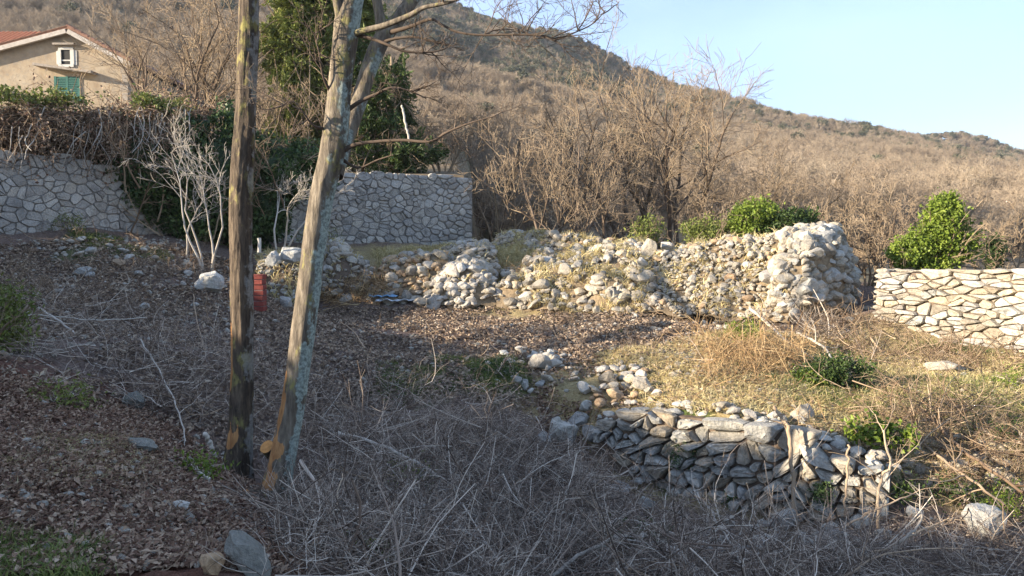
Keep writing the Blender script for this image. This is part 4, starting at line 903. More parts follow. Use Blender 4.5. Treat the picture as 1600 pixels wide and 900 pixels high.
# ------------------------------------------------------------------ house
def house():
    Y = 35.0; apex = P(110, 44, Y); re_ = P(203, 99, Y); le = P(-95, 100, Y); zb = P(100, 190, Y)[2] - 3
    root = empty('house', (apex[0], Y, zb), 'old ochre rendered gabled house behind the brambles at the upper left', 'house'); R0 = np.array(root.location)
    xr = P(199, 99, Y)[0]; xl = P(-90, 100, Y)[0]; kz = lambda x: apex[2] - (x - apex[0]) / (re_[0] - apex[0]) * (apex[2] - re_[2]) if x > apex[0] else apex[2] - (apex[0] - x) / (apex[0] - le[0]) * (apex[2] - le[2])
    prof = [(xl, zb), (xr, zb), (xr, kz(xr) - .12), (apex[0], apex[2] - .12), (xl, kz(xl) - .12)]
    D = 8.0; V = [(x, Y, z) for x, z in prof] + [(x, Y + D, z) for x, z in prof]; n = 5
    g = Geo(); g.add(V, Q=[(i, i + n, (i + 1) % n + n, (i + 1) % n) for i in range(n)], T=[(0, 1, 2), (0, 2, 3), (0, 3, 4), (n, n + 2, n + 1), (n, n + 3, n + 2), (n, n + 4, n + 3)])
    g.build('wall', M['plaster'], root, False)
    def slab(nm, a, b, t, y0, y1, mt, parent=root):
        """extruded strip between (x,z) points a-b of thickness t"""
        a = np.array(a); b = np.array(b); d = (b - a) / np.linalg.norm(b - a); nn = np.array([-d[1], d[0]]); 
        if nn[1] < 0: nn = -nn
        q = [a, b, b + nn * t, a + nn * t]; V = [(p[0], y0, p[1]) for p in q] + [(p[0], y1, p[1]) for p in q]
        o = Geo().add(V, Q=[(0, 1, 2, 3), (7, 6, 5, 4), (0, 4, 5, 1), (1, 5, 6, 2), (2, 6, 7, 3), (3, 7, 4, 0)]).build(nm, mt, None, False, origin=R0)
        o.parent = parent; o.location = (0, 0, 0) ; return o
    kn = P(168, 76, Y)
    rpt = (re_[0] + .12, re_[2] - .02); rap = (apex[0], apex[2] - .1)
    slab('roof', rap, rpt, .14, Y - .32, Y + D + .3, M['tile_brown']); slab('roof', (le[0], le[2] - .05), rap, .14, Y - .30, Y + D + .3, M['tile_brown'])
    slab('bargeboard', (rap[0], rap[1] - .20), (rpt[0], rpt[1] - .20), .19, Y - .36, Y - .22, M['trim']); slab('bargeboard', (le[0], le[2] - .25), (rap[0] - .01, rap[1] - .20), .19, Y - .355, Y - .215, M['trim'])
    # cap tiles along the right rake
    v = np.array([rpt[0] - rap[0], rpt[1] - rap[1]]); L_ = np.linalg.norm(v); v /= L_
    me = None
    for side in (0, 1):
        if side: v = np.array([le[0] - rap[0], le[2] - .05 - rap[1]]); L_ = np.linalg.norm(v); v /= L_
        k = 0
        while k * .34 < L_ - .2:
            p = np.array(rap) + v * (k * .34 + .17)
            if me is None:
                gg = Geo(); a = np.linspace(0, math.pi, 6); VV = []
                for xx, rr in ((-.2, .10), (.2, .12)): VV += [(xx, math.cos(t) * rr, math.sin(t) * rr) for t in a]
                gg.add(VV, Q=[(i, i + 1, i + 7, i + 6) for i in range(5)]); me = gg.mesh('roof_tile', M['tile_brown'], True)
            o = bpy.data.objects.new('roof_tile', me); COL.objects.link(o); o.parent = root; o.location = (p[0] - R0[0], Y - .22 - R0[1], p[1] + .12 - R0[2]); o.rotation_euler = (0, -math.atan2(v[1], v[0]) if not side else -math.atan2(v[1], v[0]), 0)
            k += 1
    # attic window
    def bx(nm, x0, y0, x1, y1, d0, d1, mt, parent=root):
        a = P(x0, y1, Y); b = P(x1, y0, Y); g = Geo(); boxgeo(g, (a[0], Y - d1, a[2]), (b[0], Y - d0, b[2])); o = g.build(nm, mt, None, False, origin=R0); o.parent = parent; o.location = (0, 0, 0); return o
    w = bx('window', 96, 78, 111, 101, -.25, .012, M['dark'])
    for (x0, y0, x1, y1) in ((92, 74, 115, 78), (92, 101, 116, 105), (92, 78, 96, 101), (111, 78, 116, 101)): bx('window_frame', x0, y0, x1, y1, -.02, .06, M['white'], w)
    bx('window_bar', 96, 93.5, 111, 95.5, .013, .03, M['white'], w)
    bx('window_surround', 89, 80, 92, 101, -.02, .03, M['white'], w); bx('window_surround', 116, 79, 120, 102, -.02, .03, M['white'], w)
    bx('hood', 86, 68.5, 119, 71.5, -.02, .22, M['concrete'])
    # sloping canopy slab
    a = P(62, 104, Y); b = P(152, 118, Y); slab('canopy', (a[0], a[2] - .05), (b[0], b[2]), .11, Y - .55, Y + .1, M['concrete'])
    sh = bx('shutter', 87, 120, 125, 158, -.02, .03, M['shutter'])
    for k in range(13):
        for s in (0, 1):
            x0 = 89.5 + s * 18; y0 = 122 + k * 2.75; bx('slat', x0, y0, x0 + 15, y0 + 1.7, .031, .055, M['shutter'], sh)
    for x0, x1 in ((86.5, 89), (105, 107.2), (123, 125.5)): bx('stile', x0, 119.6, x1, 158, .032, .06, M['shutter'], sh)
    for k in range(4): bx('quoin', 188 + (k % 2) * 3, 103 + k * 14, 199.8, 115 + k * 14, -.03, .015 + .003 * (k % 2), M['concrete'])
    # rear wing with a tiled slope
    wg = []
    xa, xb = P(-90, 60, 43)[0], P(26, 60, 41.5)[0]; 
    z1 = P(0, 72, 41.5)[2]; z2 = P(0, 50, 45)[2]
    g = Geo(); boxgeo(g, (xa, 41.8, zb), (xb - .3, 48, z1 - .1)); o = g.build('rear_wall', M['plaster'], root, False)
    V = [(xa, 41.3, z1 - .15), (xb + .1, 41.3, z1 - .15), (xb - .5, 45, z2), (xa, 45, z2), (xa, 41.3, z1 - .3), (xb + .1, 41.3, z1 - .3), (xb - .5, 45, z2 - .2), (xa, 45, z2 - .2)]
    o = Geo().add(V, Q=[(0, 1, 2, 3), (7, 6, 5, 4), (0, 4, 5, 1), (1, 5, 6, 2), (3, 2, 6, 7), (0, 3, 7, 4)]).build('rear_roof', M['tile'], root, False)
    ux = np.array([0, 45 - 41.3, z2 - z1 + .15]); Lr = np.linalg.norm(ux); th = math.atan2(ux[2], ux[1])
    me2 = None
    for i in range(12):
        for j in range(10):
            if me2 is None: me2 = me.copy(); me2.materials[0] = M['tile']
            o = bpy.data.objects.new('roof_tile', me2); COL.objects.link(o); o.parent = root; p = np.array([xb - .1 - i * .26 - (.05 * j), 41.3, z1 - .12]) + ux / Lr * (j * .36 + .2)
            o.location = [float(a) for a in p - R0]; o.rotation_euler = (-0, -th, math.pi / 2)
house()

# ------------------------------------------------------------------ leafy masses
def clump_leaves(centres, per, sig, size, wd, zb=.25):
    N = len(centres) * per; C = np.repeat(centres, per, 0) + RNG.normal(size=(N, 3)) * sig
    tc = np.repeat(RNG.random(len(centres)), per)
    return C, rdir(N, -.2), rdir(N, .5), RNG.uniform(.6, 1.25, N) * size, RNG.uniform(.6, 1.25, N) * wd, .45 * tc + .55 * RNG.random(N)
def ell_centres(c, r, n, hollow=.5, flat=-1):
    d = rdir(n); d[:, 2] = np.where(d[:, 2] < flat, -d[:, 2], d[:, 2]); rad = RNG.uniform(hollow, 1, n) ** .7
    return np.array(c) + d * np.array(r) * rad[:, None]
def bush(name, label, cat, blobs, n, per, sig, size, wd, mt, stems=8, group=None, base=None, stem_mat='tree_bark', stem_h=None, core=True):
    """blobs: list of (centre, radii, share)"""
    c0 = np.array(base if base is not None else blobs[0][0]); root = empty(name, c0, label, cat, group)
    g = Geo(); tot = sum(b[2] for b in blobs)
    for c, r, sh in blobs:
        cs = ell_centres(c, r, max(3, int(n * sh / tot)))
        leaves(g, *clump_leaves(cs, per, sig, size, wd))
    tag(g.build('foliage', M[mt], root, smooth=False), kind=None)
    if stems:
        acc = {}; rs = np.random.default_rng(len(label))
        for k in range(stems):
            c, r, _ = blobs[k % len(blobs)]; tgt = np.array(c) + rs.normal(size=3) * np.array(r) * .45; st = c0 + rs.normal(0, .08, 3) * [1, 1, 0]
            d = tgt - st; Ln = np.linalg.norm(d) * 1.15; grow(acc, st, d, Ln, .012 + .012 * Ln, 0, 2, rs, 0, .6, (6, 4), .5)
        acc_geo(acc, (0, 1, 2)).build('stems', M[stem_mat], root)
    return root
def px_r(w, Y): return w / F * Y
# bright bush behind the right dry wall
Yb = 16.2
bush('evergreen_bush', 'rounded bright green leafy bush growing up behind the right dry stone wall', 'bush',
     [(P(1478, 350, Yb), (.42, .4, .60), 1.1), (P(1462, 385, Yb), (.62, .5, .5), 1.5), (P(1420, 400, Yb), (.40, .4, .35), .6), (P(1500, 385, Yb), (.36, .4, .36), .5), (P(1480, 322, Yb), (.25, .25, .22), .25)],
     340, 42, .07, .085, .055, 'leaf_bright', 10, base=P(1460, 450, Yb))
bush('evergreen_bush', 'bright green leafy bush behind the top of the tumbled bank', 'bush', [(P(1180, 340, 19.5), (.6, .6, .42), 1.3), (P(1168, 356, 19.5), (.42, .5, .25), .5)], 120, 30, .09, .10, .06, 'leaf_bright', 7, base=P(1180, 385, 19.5))
bush('evergreen_bush', 'dark green bush between the bright bush and the broken wall end', 'bush', [(P(1225, 352, 19.2), (.65, .6, .35), 1), (P(1255, 345, 19.5), (.4, .5, .25), .6)], 130, 34, .09, .10, .06, 'leaf_dark', 6, base=P(1230, 385, 19.2))
bush('evergreen_bush', 'low dull green bush left of the bright bush, at the foot of a bare tree', 'bush', [(P(1105, 360, 19.8), (.6, .6, .22), 1)], 60, 30, .10, .10, .05, 'leaf_conifer', 5, base=P(1105, 380, 19.8))
bush('evergreen_bush', 'tall narrow dull green shrub behind the upright squared block', 'bush', [(P(1010, 358, 20.5), (.4, .4, .28), 1)], 30, 26, .12, .10, .05, 'leaf_conifer', 5, base=P(1010, 385, 20.5))
bush('evergreen_bush', 'small dark conifer right of the round green bush by the dry wall', 'bush', [(P(1551, 395, 18.2), (.18, .2, .35), 1)], 40, 30, .08, .09, .05, 'leaf_dark', 3, base=P(1551, 440, 18.2))
bl = G(1310, 606)
bush('low_bush', 'low dark green bush alone in the sunny grass', 'bush', [(bl + [.05, .1, .18], (.42, .35, .20), 1.2), (bl + [-.28, .05, .12], (.3, .3, .14), .5)], 110, 34, .06, .05, .03, 'leaf_dark', 6, base=bl, stem_mat='twig')
b2 = G(1275, 603); bush('low_bush', 'small bright green sprig left of the low dark bush', 'bush', [(b2 + [-.05, 0, .08], (.22, .2, .1), 1)], 30, 22, .05, .06, .03, 'leaf_bright', 3, base=b2)
b2 = G(1163, 535); bush('low_bush', 'small yellow green feathery bush in front of the tumbled bank', 'bush', [(b2 + [0, 0, .14], (.30, .3, .20), 1)], 50, 26, .06, .07, .025, 'leaf_bright', 4, base=b2)
b2 = P(1360, 672, 7.75); bush('ivy_clump', 'bright green ivy clump hanging over the right end of the low wall', 'ivy', [(b2, (.26, .14, .13), 1), (b2 + [.28, -.05, -.02], (.12, .1, .12), .3)], 36, 16, .05, .06, .05, 'leaf_bright', 4, base=b2 - [0, 0, .15])
for (a, b, w, h, lab) in ((10, 500, .5, .8, 'bright green shrub cut off by the left edge of the frame'),):
    c = P(-25, 500, 7.6); bush('edge_shrub', lab, 'bush', [(c + [0, 0, .1], (.40, .45, .34), 1), (c + [.0, 0, -.25], (.34, .45, .32), .8)], 150, 30, .07, .07, .022, 'leaf_conifer', 9, base=P(-25, 590, 7.6))
for (px, py, s, mt, lab) in ((640, 762, .22, 'leaf_bright', 'small green leafy sprig in brushwood right of the leaning trunk'), (575, 885, .12, 'leaf_bright', 'tiny green plant at the bottom edge left of centre'), (985, 868, .3, 'leaf_dark', 'dull green tuft under brushwood at bottom centre right'),
        (1500, 790, .3, 'leaf_dark', 'dark green leafy patch left of the large standing boulder'), (1590, 800, .3, 'leaf_bright', 'green leafy patch right of the large standing boulder'), (1555, 690, .3, 'leaf_dark', 'green weeds at the right edge above the crumbling slope'),
        (1395, 770, .18, 'leaf_dark', 'dark green ferny tuft at the end of the low wall'), (780, 590, .3, 'leaf_dark', 'green weeds left of the shaded stone scatter'), (110, 360, .4, 'leaf_conifer', 'yellow green weed clump at the foot of the left wall'), (300, 745, .14, 'leaf_bright', 'small green weed in red soil beside the upright trunk'),
        (100, 640, .25, 'leaf_conifer', 'green grey weeds at the edge of the left bank'), (495, 385, .6, 'leaf_conifer', 'olive weeds on the ledge under the terrace wall'), (945, 428, .5, 'leaf_conifer', 'olive weeds growing among the overgrown bank stones'), (1590, 610, .3, 'leaf_bright', 'green grass clump at the right edge below the dry wall')):
    c = G(px, py) if py > 400 else P(px, py, 15.8 if px < 200 else 18.6); bush('weed_clump', lab, 'weeds', [(c + [0, 0, s * .35], (s, s * .8, s * .45), 1)], 22 + int(30 * s), 18, .045 + .05 * s, .05, .018, mt, 3, base=c, stem_mat='twig')

# ivy on and beside the left wall
def ivy():
    Y0 = 16.6; root = empty('ivy_bank', P(330, 380, 17.2), 'dark green ivy and evergreen tangle between the left wall and the terrace wall', 'ivy')
    g = Geo(); outl = [(P(200, 250, 17.2), (.75, .5, 1.0), .9), (P(270, 255, 17.6), (1.0, .6, 1.1), 1.4), (P(300, 320, 17.9), (.8, .6, .9), 1.2), (P(345, 250, 18.0), (1.0, .7, 1.3), 1.2), (P(350, 330, 18.4), (.9, .6, .9), 1.0),
        (P(410, 320, 18.6), (.65, .6, 1.0), 1.0), (P(430, 265, 18.6), (.9, .7, .75), 1.1), (P(480, 255, 19.0), (.7, .6, .5), .6), (P(230, 310, 17.5), (.45, .4, .55), .4)]
    tot = sum(o[2] for o in outl)
    for c, r, s in outl: leaves(g, *clump_leaves(ell_centres(c, r, int(620 * s / tot), .75), 48, .11, .10, .075))
    g.build('foliage', M['leaf_ivy'], root, smooth=False)
    gc = Geo()
    for c, r, s in outl:
        bm = bmesh.new(); bmesh.ops.create_icosphere(bm, subdivisions=3, radius=1); V = np.array([v.co[:] for v in bm.verts]); T = np.array([[v.index for v in f.verts] for f in bm.faces]); bm.free()
        V = V * (1 + .15 * RNG.normal(size=(len(V), 1))); gc.add(V * np.array(r) * .8 + c, T=T)
    acc = {}; rs = np.random.default_rng(3)
    for k in range(40):
        c, r, s = outl[k % len(outl)]; grow(acc, np.array(c) + rs.normal(size=3) * .3 - [0, 0, r[2] * .8], (rs.normal(0, .4), -.3, 1), 1.8, .022, 0, 2, rs, -.02, .7, (7, 5), .5)
    acc_geo(acc, (0, 1, 2)).build('stems', M['twig_warm'], root)
    gc.build('inner_growth', M['leaf_ivy'], root)
ivy()
# bramble hedge on top of the left wall
def hedge():
    root = empty('bramble_hedge', P(100, 240, 15.8), 'tangled brown bramble hedge overhanging the top of the left wall, green leaves along its crest', 'hedge')
    rs = np.random.default_rng(5); acc = {}; line = np.array([P(-160, 200, 15.3), P(0, 200, 15.2), P(120, 205, 16.1), P(200, 205, 16.9), P(280, 205, 17.7), P(360, 205, 18.4)])
    def at(t): f = t * (len(line) - 1); i = min(int(f), len(line) - 2); f -= i; return line[i] * (1 - f) + line[i + 1] * f
    N = 1500; K = 7; Pt = np.zeros((N, K, 3))
    t = rs.random(N); st = np.array([at(a) for a in t]) + np.c_[rs.normal(0, .15, N), rs.uniform(.0, 1.1, N), rs.uniform(-.25, .45, N)]
    d = norm(np.c_[rs.normal(0, .8, N), rs.normal(-.55, .4, N), rs.normal(.25, .5, N)])
    L_ = rs.uniform(.4, 1.3, N)
    for k in range(K):
        Pt[:, k] = st; d = norm(d + np.c_[np.zeros(N), -np.abs(rs.normal(0, .02, N)), -rs.uniform(.05, .42, N)] + rs.normal(0, .15, (N, 3))); st = st + d * (L_ / (K - 1))[:, None]
    g = Geo(); tubes(g, Pt, np.linspace(.009, .004, K)[None, :] * rs.uniform(.6, 1.6, (N, 1)), 3)
    # side twigs
    n2 = 5200; pi = rs.integers(0, N, n2); ki = rs.integers(1, K - 1, n2); s2 = Pt[pi, ki]; d2 = norm(rs.normal(size=(n2, 3)) + [0, -.3, -.1]); P3 = np.stack([s2, s2 + d2 * rs.uniform(.05, .14, (n2, 1)), s2 + d2 * .2 + rs.normal(0, .06, (n2, 3)) - [0, 0, .05]], 1); tubes(g, P3, np.array([[.005, .0035, .002]]), 3)
    g.build('stems', M['twig_warm'], root)
    n3 = 15000; pi = rs.integers(0, N, n3); ki = rs.integers(0, K, n3); C = Pt[pi, ki] + rs.normal(0, .08, (n3, 3)); g = Geo(); leaves(g, C, rdir(n3), rdir(n3, .5), rs.uniform(.04, .09, n3), rs.uniform(.03, .06, n3)); g.build('dry_leaves', M['litter_red'], root, smooth=False)
    n4 = 9000; tt = rs.random(n4); C = np.array([at(a) for a in tt]) + np.c_[rs.normal(0, .1, n4), rs.normal(.25, .35, n4), np.zeros(n4)]
    C[:, 2] += .62 + .1 * np.sin(tt * 40) + rs.normal(0, .07, n4); keep = (vnoise(C[:, 0], C[:, 1], 1.3, 4) > -.15) & (tt < .8) & (rs.random(n4) < .6); C = C[keep]; g = Geo(); leaves(g, C, rdir(len(C)), rdir(len(C), .8), rs.uniform(.06, .11, len(C)), rs.uniform(.05, .08, len(C))); g.build('green_leaves', M['leaf_conifer'], root, smooth=False)
    # dark dense core so the wall top is hidden
    g = Geo(); V = []; A = 60
    for i in range(A):
        p = at(i / (A - 1))
        for j in range(9):
            a = math.pi * 2 * j / 9; V.append(p + [rs.normal(0, .03), .55 + .50 * math.cos(a) + rs.normal(0, .04), .12 + .34 * math.sin(a) + rs.normal(0, .05)])
    idx = np.arange(A * 9).reshape(A, 9); a = idx[:-1]; b = np.roll(a, -1, 1); dd = idx[1:]; e = np.roll(dd, -1, 1); g.add(V, Q=np.stack([a, b, e, dd], -1).reshape(-1, 4)); g.build('inner_growth', M['twig_warm'], root)
    # hanging pale shoots
    n5 = 46; P5 = np.zeros((n5, 8, 3)); s = np.array([at(a) for a in rs.uniform(.15, .95, n5)]) + np.c_[np.zeros(n5), -.45 * np.ones(n5), rs.uniform(-.2, .5, n5)]; d = np.c_[rs.normal(0, .3, n5), -.3 * np.ones(n5), -np.ones(n5)]
    for k in range(8): P5[:, k] = s; d = norm(d + rs.normal(0, .2, (n5, 3)) - [0, 0, .1]); s = s + d * rs.uniform(.08, .17, (n5, 1))
    g = Geo(); tubes(g, P5, np.linspace(.014, .006, 8)[None, :] * rs.uniform(.5, 1.2, (n5, 1)), 4); g.build('hanging_shoots', M['pale_wood'], root)
hedge()
# conifers behind
def conifer(base, blobs, label, n, dens, mt='leaf_conifer', tilt=0, h=8):
    root = empty('evergreen_tree', base, label, 'evergreen tree'); g = Geo(); rs = np.random.default_rng(len(label)); tot = sum(b[2] for b in blobs)
    for c, r, sh in blobs:
        m = int(n * sh / tot); cs = ell_centres(c, r, m, .25)
        # each spray: a fan of narrow leaves along a drooping axis
        ax = norm(cs - np.array(c) + rs.normal(0, .4, (m, 3)) + [0, 0, -.25]); ax = np.repeat(ax, dens, 0); q = np.repeat(cs, dens, 0); t = rs.random((m * dens, 1))
        q = q + ax * t * .55 + rs.normal(0, .06, q.shape); dr = norm(ax + rs.normal(0, .55, q.shape)); tc = np.repeat(rs.random(m), dens)
        leaves(g, q, dr, rdir(len(q)), rs.uniform(.12, .26, len(q)), rs.uniform(.04, .07, len(q)), c=.5 * tc + .5 * rs.random(len(q)))
    g.build('foliage', M[mt], root, smooth=False)
    top = max(b[0][2] + b[1][2] for b in blobs); C = smooth_path([(base[0], base[1], base[2] - .5, .22), (base[0] + .1, base[1], (base[2] + top) / 2, .15), (blobs[0][0][0], base[1], top - .5, .04)], 20)
    gt = Geo(); tubes(gt, C[None, :, :3], C[None, :, 3], 10); gt.build('trunk', M['tree_bark'], root)
    acc = {}
    for c, r, sh in blobs:
        for k in range(4):
            z = rs.uniform(.3, .95); st = C[int(z * 19), :3]; d = np.array(c) + rs.normal(size=3) * np.array(r) * .6 - st; grow(acc, st, d, np.linalg.norm(d), .04, 0, 2, rs, 0, .6, (6, 4), .45)
    acc_geo(acc, (0, 1, 2)).build('branches', M['tree_bark'], root)
conifer(P(480, 280, 25), [(P(478, 30, 25), (1.0, 1.0, 1.3), 1.2), (P(460, 85, 24.8), (.75, .8, 1.1), 1.2), (P(500, 110, 25), (1.0, 1, 1.3), 1.1), (P(490, -60, 25), (1.0, 1, 1.6), 1.1), (P(540, 20, 25.3), (1.0, 1, 1.6), .9), (P(470, 175, 25), (1.0, .9, .9), .5), (P(455, 225, 24.6), (.8, .8, .6), .45)],
        'tall yellow green evergreen tree behind the two trunks, its top out of frame', 1700, 56)
conifer(P(610, 290, 24), [(P(612, 120, 24), (.35, .5, .55), .4), (P(600, 165, 24), (.65, .7, .75), 1), (P(580, 215, 24), (1.1, .8, .8), 1.2), (P(630, 245, 24), (1.0, .8, .45), .9), (P(560, 120, 24.5), (.5, .6, 1.0), .5)],
        'dark drooping evergreen above the terrace wall, right of the leaning trunk', 330, 40, 'leaf_dark')

# ------------------------------------------------------------------ bare trees
def make_bare(name, seed, h, r, stems=3, spread=.55, up=.06, nch=(7, 6, 5, 4), mx=3, lean=.25, ratio=.55, rmin=.006, first=.3, wob=.12, mt='wood_twigs', K=(9, 7, 5, 4, 4), S=(7, 5, 3, 3, 3)):
    rs = np.random.default_rng(seed); acc = {}
    for k in range(stems):
        a = 2 * math.pi * (k + rs.random()) / stems; grow(acc, (0.12 * math.cos(a) * (stems > 1), 0.12 * math.sin(a) * (stems > 1), -.25), (lean * math.cos(a), lean * math.sin(a), 1), h * rs.uniform(.8, 1.0), r, 0, mx, rs, up, spread, nch, ratio, wob, K, first, .25)
    return acc
def place_tree_mesh(name, label, loc, meshes, scale, rotz, cat='tree', group=None):
    root = empty(name, loc, label, cat, group); root.scale = [float(scale)] * 3; root.rotation_euler = (0, 0, rotz)
    for nm, me in meshes:
        o = bpy.data.objects.new(nm, me); COL.objects.link(o); o.parent = root
    return root
def tree_meshes(acc, bark, twig, rmin, tag_='bare'):
    return [('trunk', acc_geo(acc, (0,), S=(9,), rmin=.01).mesh('trunk', M[bark])), ('limbs', acc_geo(acc, (1,), S=(9, 5, 4), rmin=.01).mesh('limbs', M[bark])), ('crown', acc_geo(acc, (2, 3, 4), S=(9, 5, 3, 3, 3), rmin=rmin).mesh('crown', M[twig]))]
NEAR = [ # px base, py base, Y, height px, label, seed, kwargs
 (938, 372, 24, 235, 'tall many stemmed bare tree in the middle of the far edge, crown reaching the skyline', 21, dict(stems=4, lean=.35, nch=(8, 7, 5))),
 (1052, 368, 27, 305, 'tall bare tree with a broad fan crown standing clear against the sky', 22, dict(stems=5, lean=.42, nch=(10, 8, 7))),
 (985, 372, 30, 345, 'bare tree with a thin crown poking into the sky left of the broad fan crown', 23, dict(stems=4, lean=.3, nch=(9, 8, 7))),
 (1085, 372, 21, 135, 'low crooked bare tree bending right behind the upright squared block', 24, dict(stems=3, lean=.75, nch=(7, 6, 5), wob=.2)),
 (862, 365, 23, 190, 'bare tree left of the tallest group, leaning slightly left', 25, dict(stems=4, lean=.4, nch=(8, 6, 5))),
 (800, 345, 24, 150, 'spreading bare shrub just right of the terrace wall end', 26, dict(stems=5, lean=.6, nch=(7, 6, 5))),
 (905, 368, 27, 250, 'slender bare tree behind the tall many stemmed one', 27, dict(stems=3, lean=.3, nch=(8, 7, 5))),
 (770, 330, 27, 190, 'bare tree with low forks behind the terrace wall end', 28, dict(stems=4, lean=.4, nch=(8, 6, 5))),
 (1150, 352, 25, 150, 'bare rounded tree behind the bright bush of the tumbled bank', 29, dict(stems=5, lean=.5, nch=(7, 6, 5))),
 (1350, 450, 18.6, 150, 'reddish brown bare thicket in the gap between the wall end and the right dry wall', 30, dict(stems=8, lean=.5, nch=(7, 6, 5))),
 (1395, 440, 19.5, 170, 'bare thicket just left of the round green bush', 31, dict(stems=6, lean=.45, nch=(7, 6, 5))),
 (1560, 440, 18.5, 130, 'bare shrub right of the round green bush', 32, dict(stems=6, lean=.5, nch=(7, 6, 5))),
 (1300, 380, 21, 120, 'bare shrub directly behind the broken wall end', 33, dict(stems=6, lean=.5, nch=(7, 6, 5))),
 (270, 240, 24, 300, 'bare tree with ochre twigs behind the bramble hedge, right of the house', 34, dict(stems=4, lean=.35, nch=(9, 7, 5))),
 (215, 225, 27, 200, 'bare tree touching the right corner of the house', 35, dict(stems=4, lean=.4, nch=(8, 7, 5))),
 (330, 230, 26, 260, 'bare tree just left of the upright trunk, behind the ivy', 36, dict(stems=4, lean=.35, nch=(9, 7, 5))),
 (425, 250, 23, 170, 'bare twiggy shrub between the trunks at the foot of the tall evergreen', 37, dict(stems=6, lean=.5, nch=(7, 6, 5))),
 (690, 270, 26, 120, 'bare shrub behind the right half of the terrace wall', 38, dict(stems=6, lean=.6, nch=(7, 6, 5))),
 (560, 250, 24.5, 160, 'bare tangle beneath the drooping evergreen', 39, dict(stems=5, lean=.5, nch=(7, 6, 5))),
 (1225, 360, 27, 150, 'bare shrub on the slope right of the bright bush', 40, dict(stems=6, lean=.5, nch=(7, 6, 5))),
]
for px, py, Y, hp, lab, sd, kw in NEAR:
    b = P(px, py, Y); gzv = float(hillz(b[0], b[1])[0]) if Y > 20.5 else b[2]; top = P(px, py - hp, Y)[2]; hgt = top - gzv
    kw = dict(kw); kw.setdefault('ratio', .6); kw.setdefault('first', .28); kw['stems'] = max(2, kw['stems'] - 1); kw['nch'] = (max(4, kw['nch'][0] - 1), max(4, kw['nch'][1] - 1), kw['nch'][2] + 2); acc = make_bare('x', sd, hgt * .82, .018 + .010 * hgt, mx=3, up=.03, spread=.75, rmin=.005, **kw)
    ms = tree_meshes(acc, 'dark_bark' if hp > 160 else 'tree_bark', 'near_twigs', .0056); place_tree_mesh('bare_tree' if hp > 160 else 'bare_shrub', lab, (b[0], b[1], gzv), ms, 1, 0, 'tree' if hp > 160 else 'shrub')
# dark twiggy thicket at the foot
# pale dead saplings in front of the ivy
def dead(px, py, Y, hp, lab, sd, **kw):
    b = P(px, py, Y); acc = make_bare('x', sd, hp / F * Y * .8, .024, mx=3, rmin=.006, up=.03, wob=.17, **kw)
    root = empty('dead_sapling', b, lab, 'sapling'); 
    for nm, lv in (('stem', (0,)), ('branches', (1, 2, 3))):
        me = acc_geo(acc, lv, S=(7, 5, 4, 3), rmin=.0035).mesh(nm, M['pale_wood']); o = bpy.data.objects.new(nm, me); COL.objects.link(o); o.parent = root
dead(325, 402, 15.6, 255, 'tall pale many stemmed dead sapling in front of the ivy, beside the upright trunk', 51, stems=4, lean=.18, nch=(5, 4, 4), first=.55, spread=.55)
dead(292, 396, 15.8, 175, 'smaller pale dead sapling with a forked top in front of the ivy', 52, stems=1, lean=.0, nch=(8, 5, 5), first=.5, spread=.7)
dead(440, 372, 17.2, 190, 'pale twiggy dead sapling between the two trunks', 53, stems=3, lean=.35, nch=(6, 5, 5), first=.4, spread=.6)

# ------------------------------------------------------------------ hillside wood
HS = []
def far_tree(seed, h, stems, rmin):
    acc = make_bare('x', seed, h * .72, .03 + .012 * h, stems=stems, lean=.6, nch=(9, 8, 6), mx=3, spread=.8, wob=.16, up=.03, K=(6, 5, 4, 3, 3)); return acc_geo(acc, (0, 1, 2, 3), S=(4, 3, 3, 3), rmin=rmin)
for k in range(6): HS.append(far_tree(60 + k, 4.6 + .5 * (k % 3), 4 + k % 3, .009).mesh('crown', M['wood_twigs']))
EVG = []
for k in range(2):
    g = Geo(); cs = ell_centres((0, 0, 2.2), (1.5, 1.5, 2.0), 70, .5); leaves(g, *clump_leaves(cs, 22, .28, .42, .26)); gg = g; tubes(gg, np.array([[(0, 0, -.5), (0, 0, 1.5), (0, 0, 3)]]), np.array([[.15, .12, .05]]), 5)
    EVG.append(gg.mesh('crown', M['leaf_hill']))
rsH = np.random.default_rng(77)
# countable nearer trees on the slope are things of their own
srcs = []
near_pts = []
for k in range(150):
    for _ in range(50):
        Y = rsH.uniform(29, 62); u = rsH.uniform(-.72, .74)
        x = u * Y
        if u < -.40 and Y < 48: continue
        if all((x - a) ** 2 + (Y - b) ** 2 > 1.9 ** 2 for a, b in near_pts): break
    near_pts.append((x, Y))
    o = bpy.data.objects.new('hillside_tree', HS[k % 6]); COL.objects.link(o); o.location = (float(x), float(Y), float(hillz(x, Y)[0])); s = rsH.uniform(.55, .95) * (.78 if Y < 36 else 1); o.scale = (s, s, s * rsH.uniform(.85, 1.15)); o.rotation_euler = (rsH.normal(0, .15), rsH.normal(0, .15), rsH.uniform(0, 6.28))
    pxh = 800 + u * 1200
    zn = ('on the slope above the house' if pxh < 210 else 'between the house and the tall evergreen' if pxh < 440 else 'above the grey terrace wall' if pxh < 745 else 'behind the middle of the far edge' if pxh < 1000 else 'behind the tumbled bank' if pxh < 1200 else 'behind the broken wall end' if pxh < 1350 else 'behind the round green bush' if pxh < 1500 else 'above the right dry wall')
    tag(o, ('low bare brown tree ' if s < .62 else 'bare brown tree ' if s < .8 else 'larger bare brown tree ') + zn + (', near its foot' if Y < 42 else ', up slope'), 'tree', 'bare trees on the lower hillside')
    if k < 6: srcs.append(o)
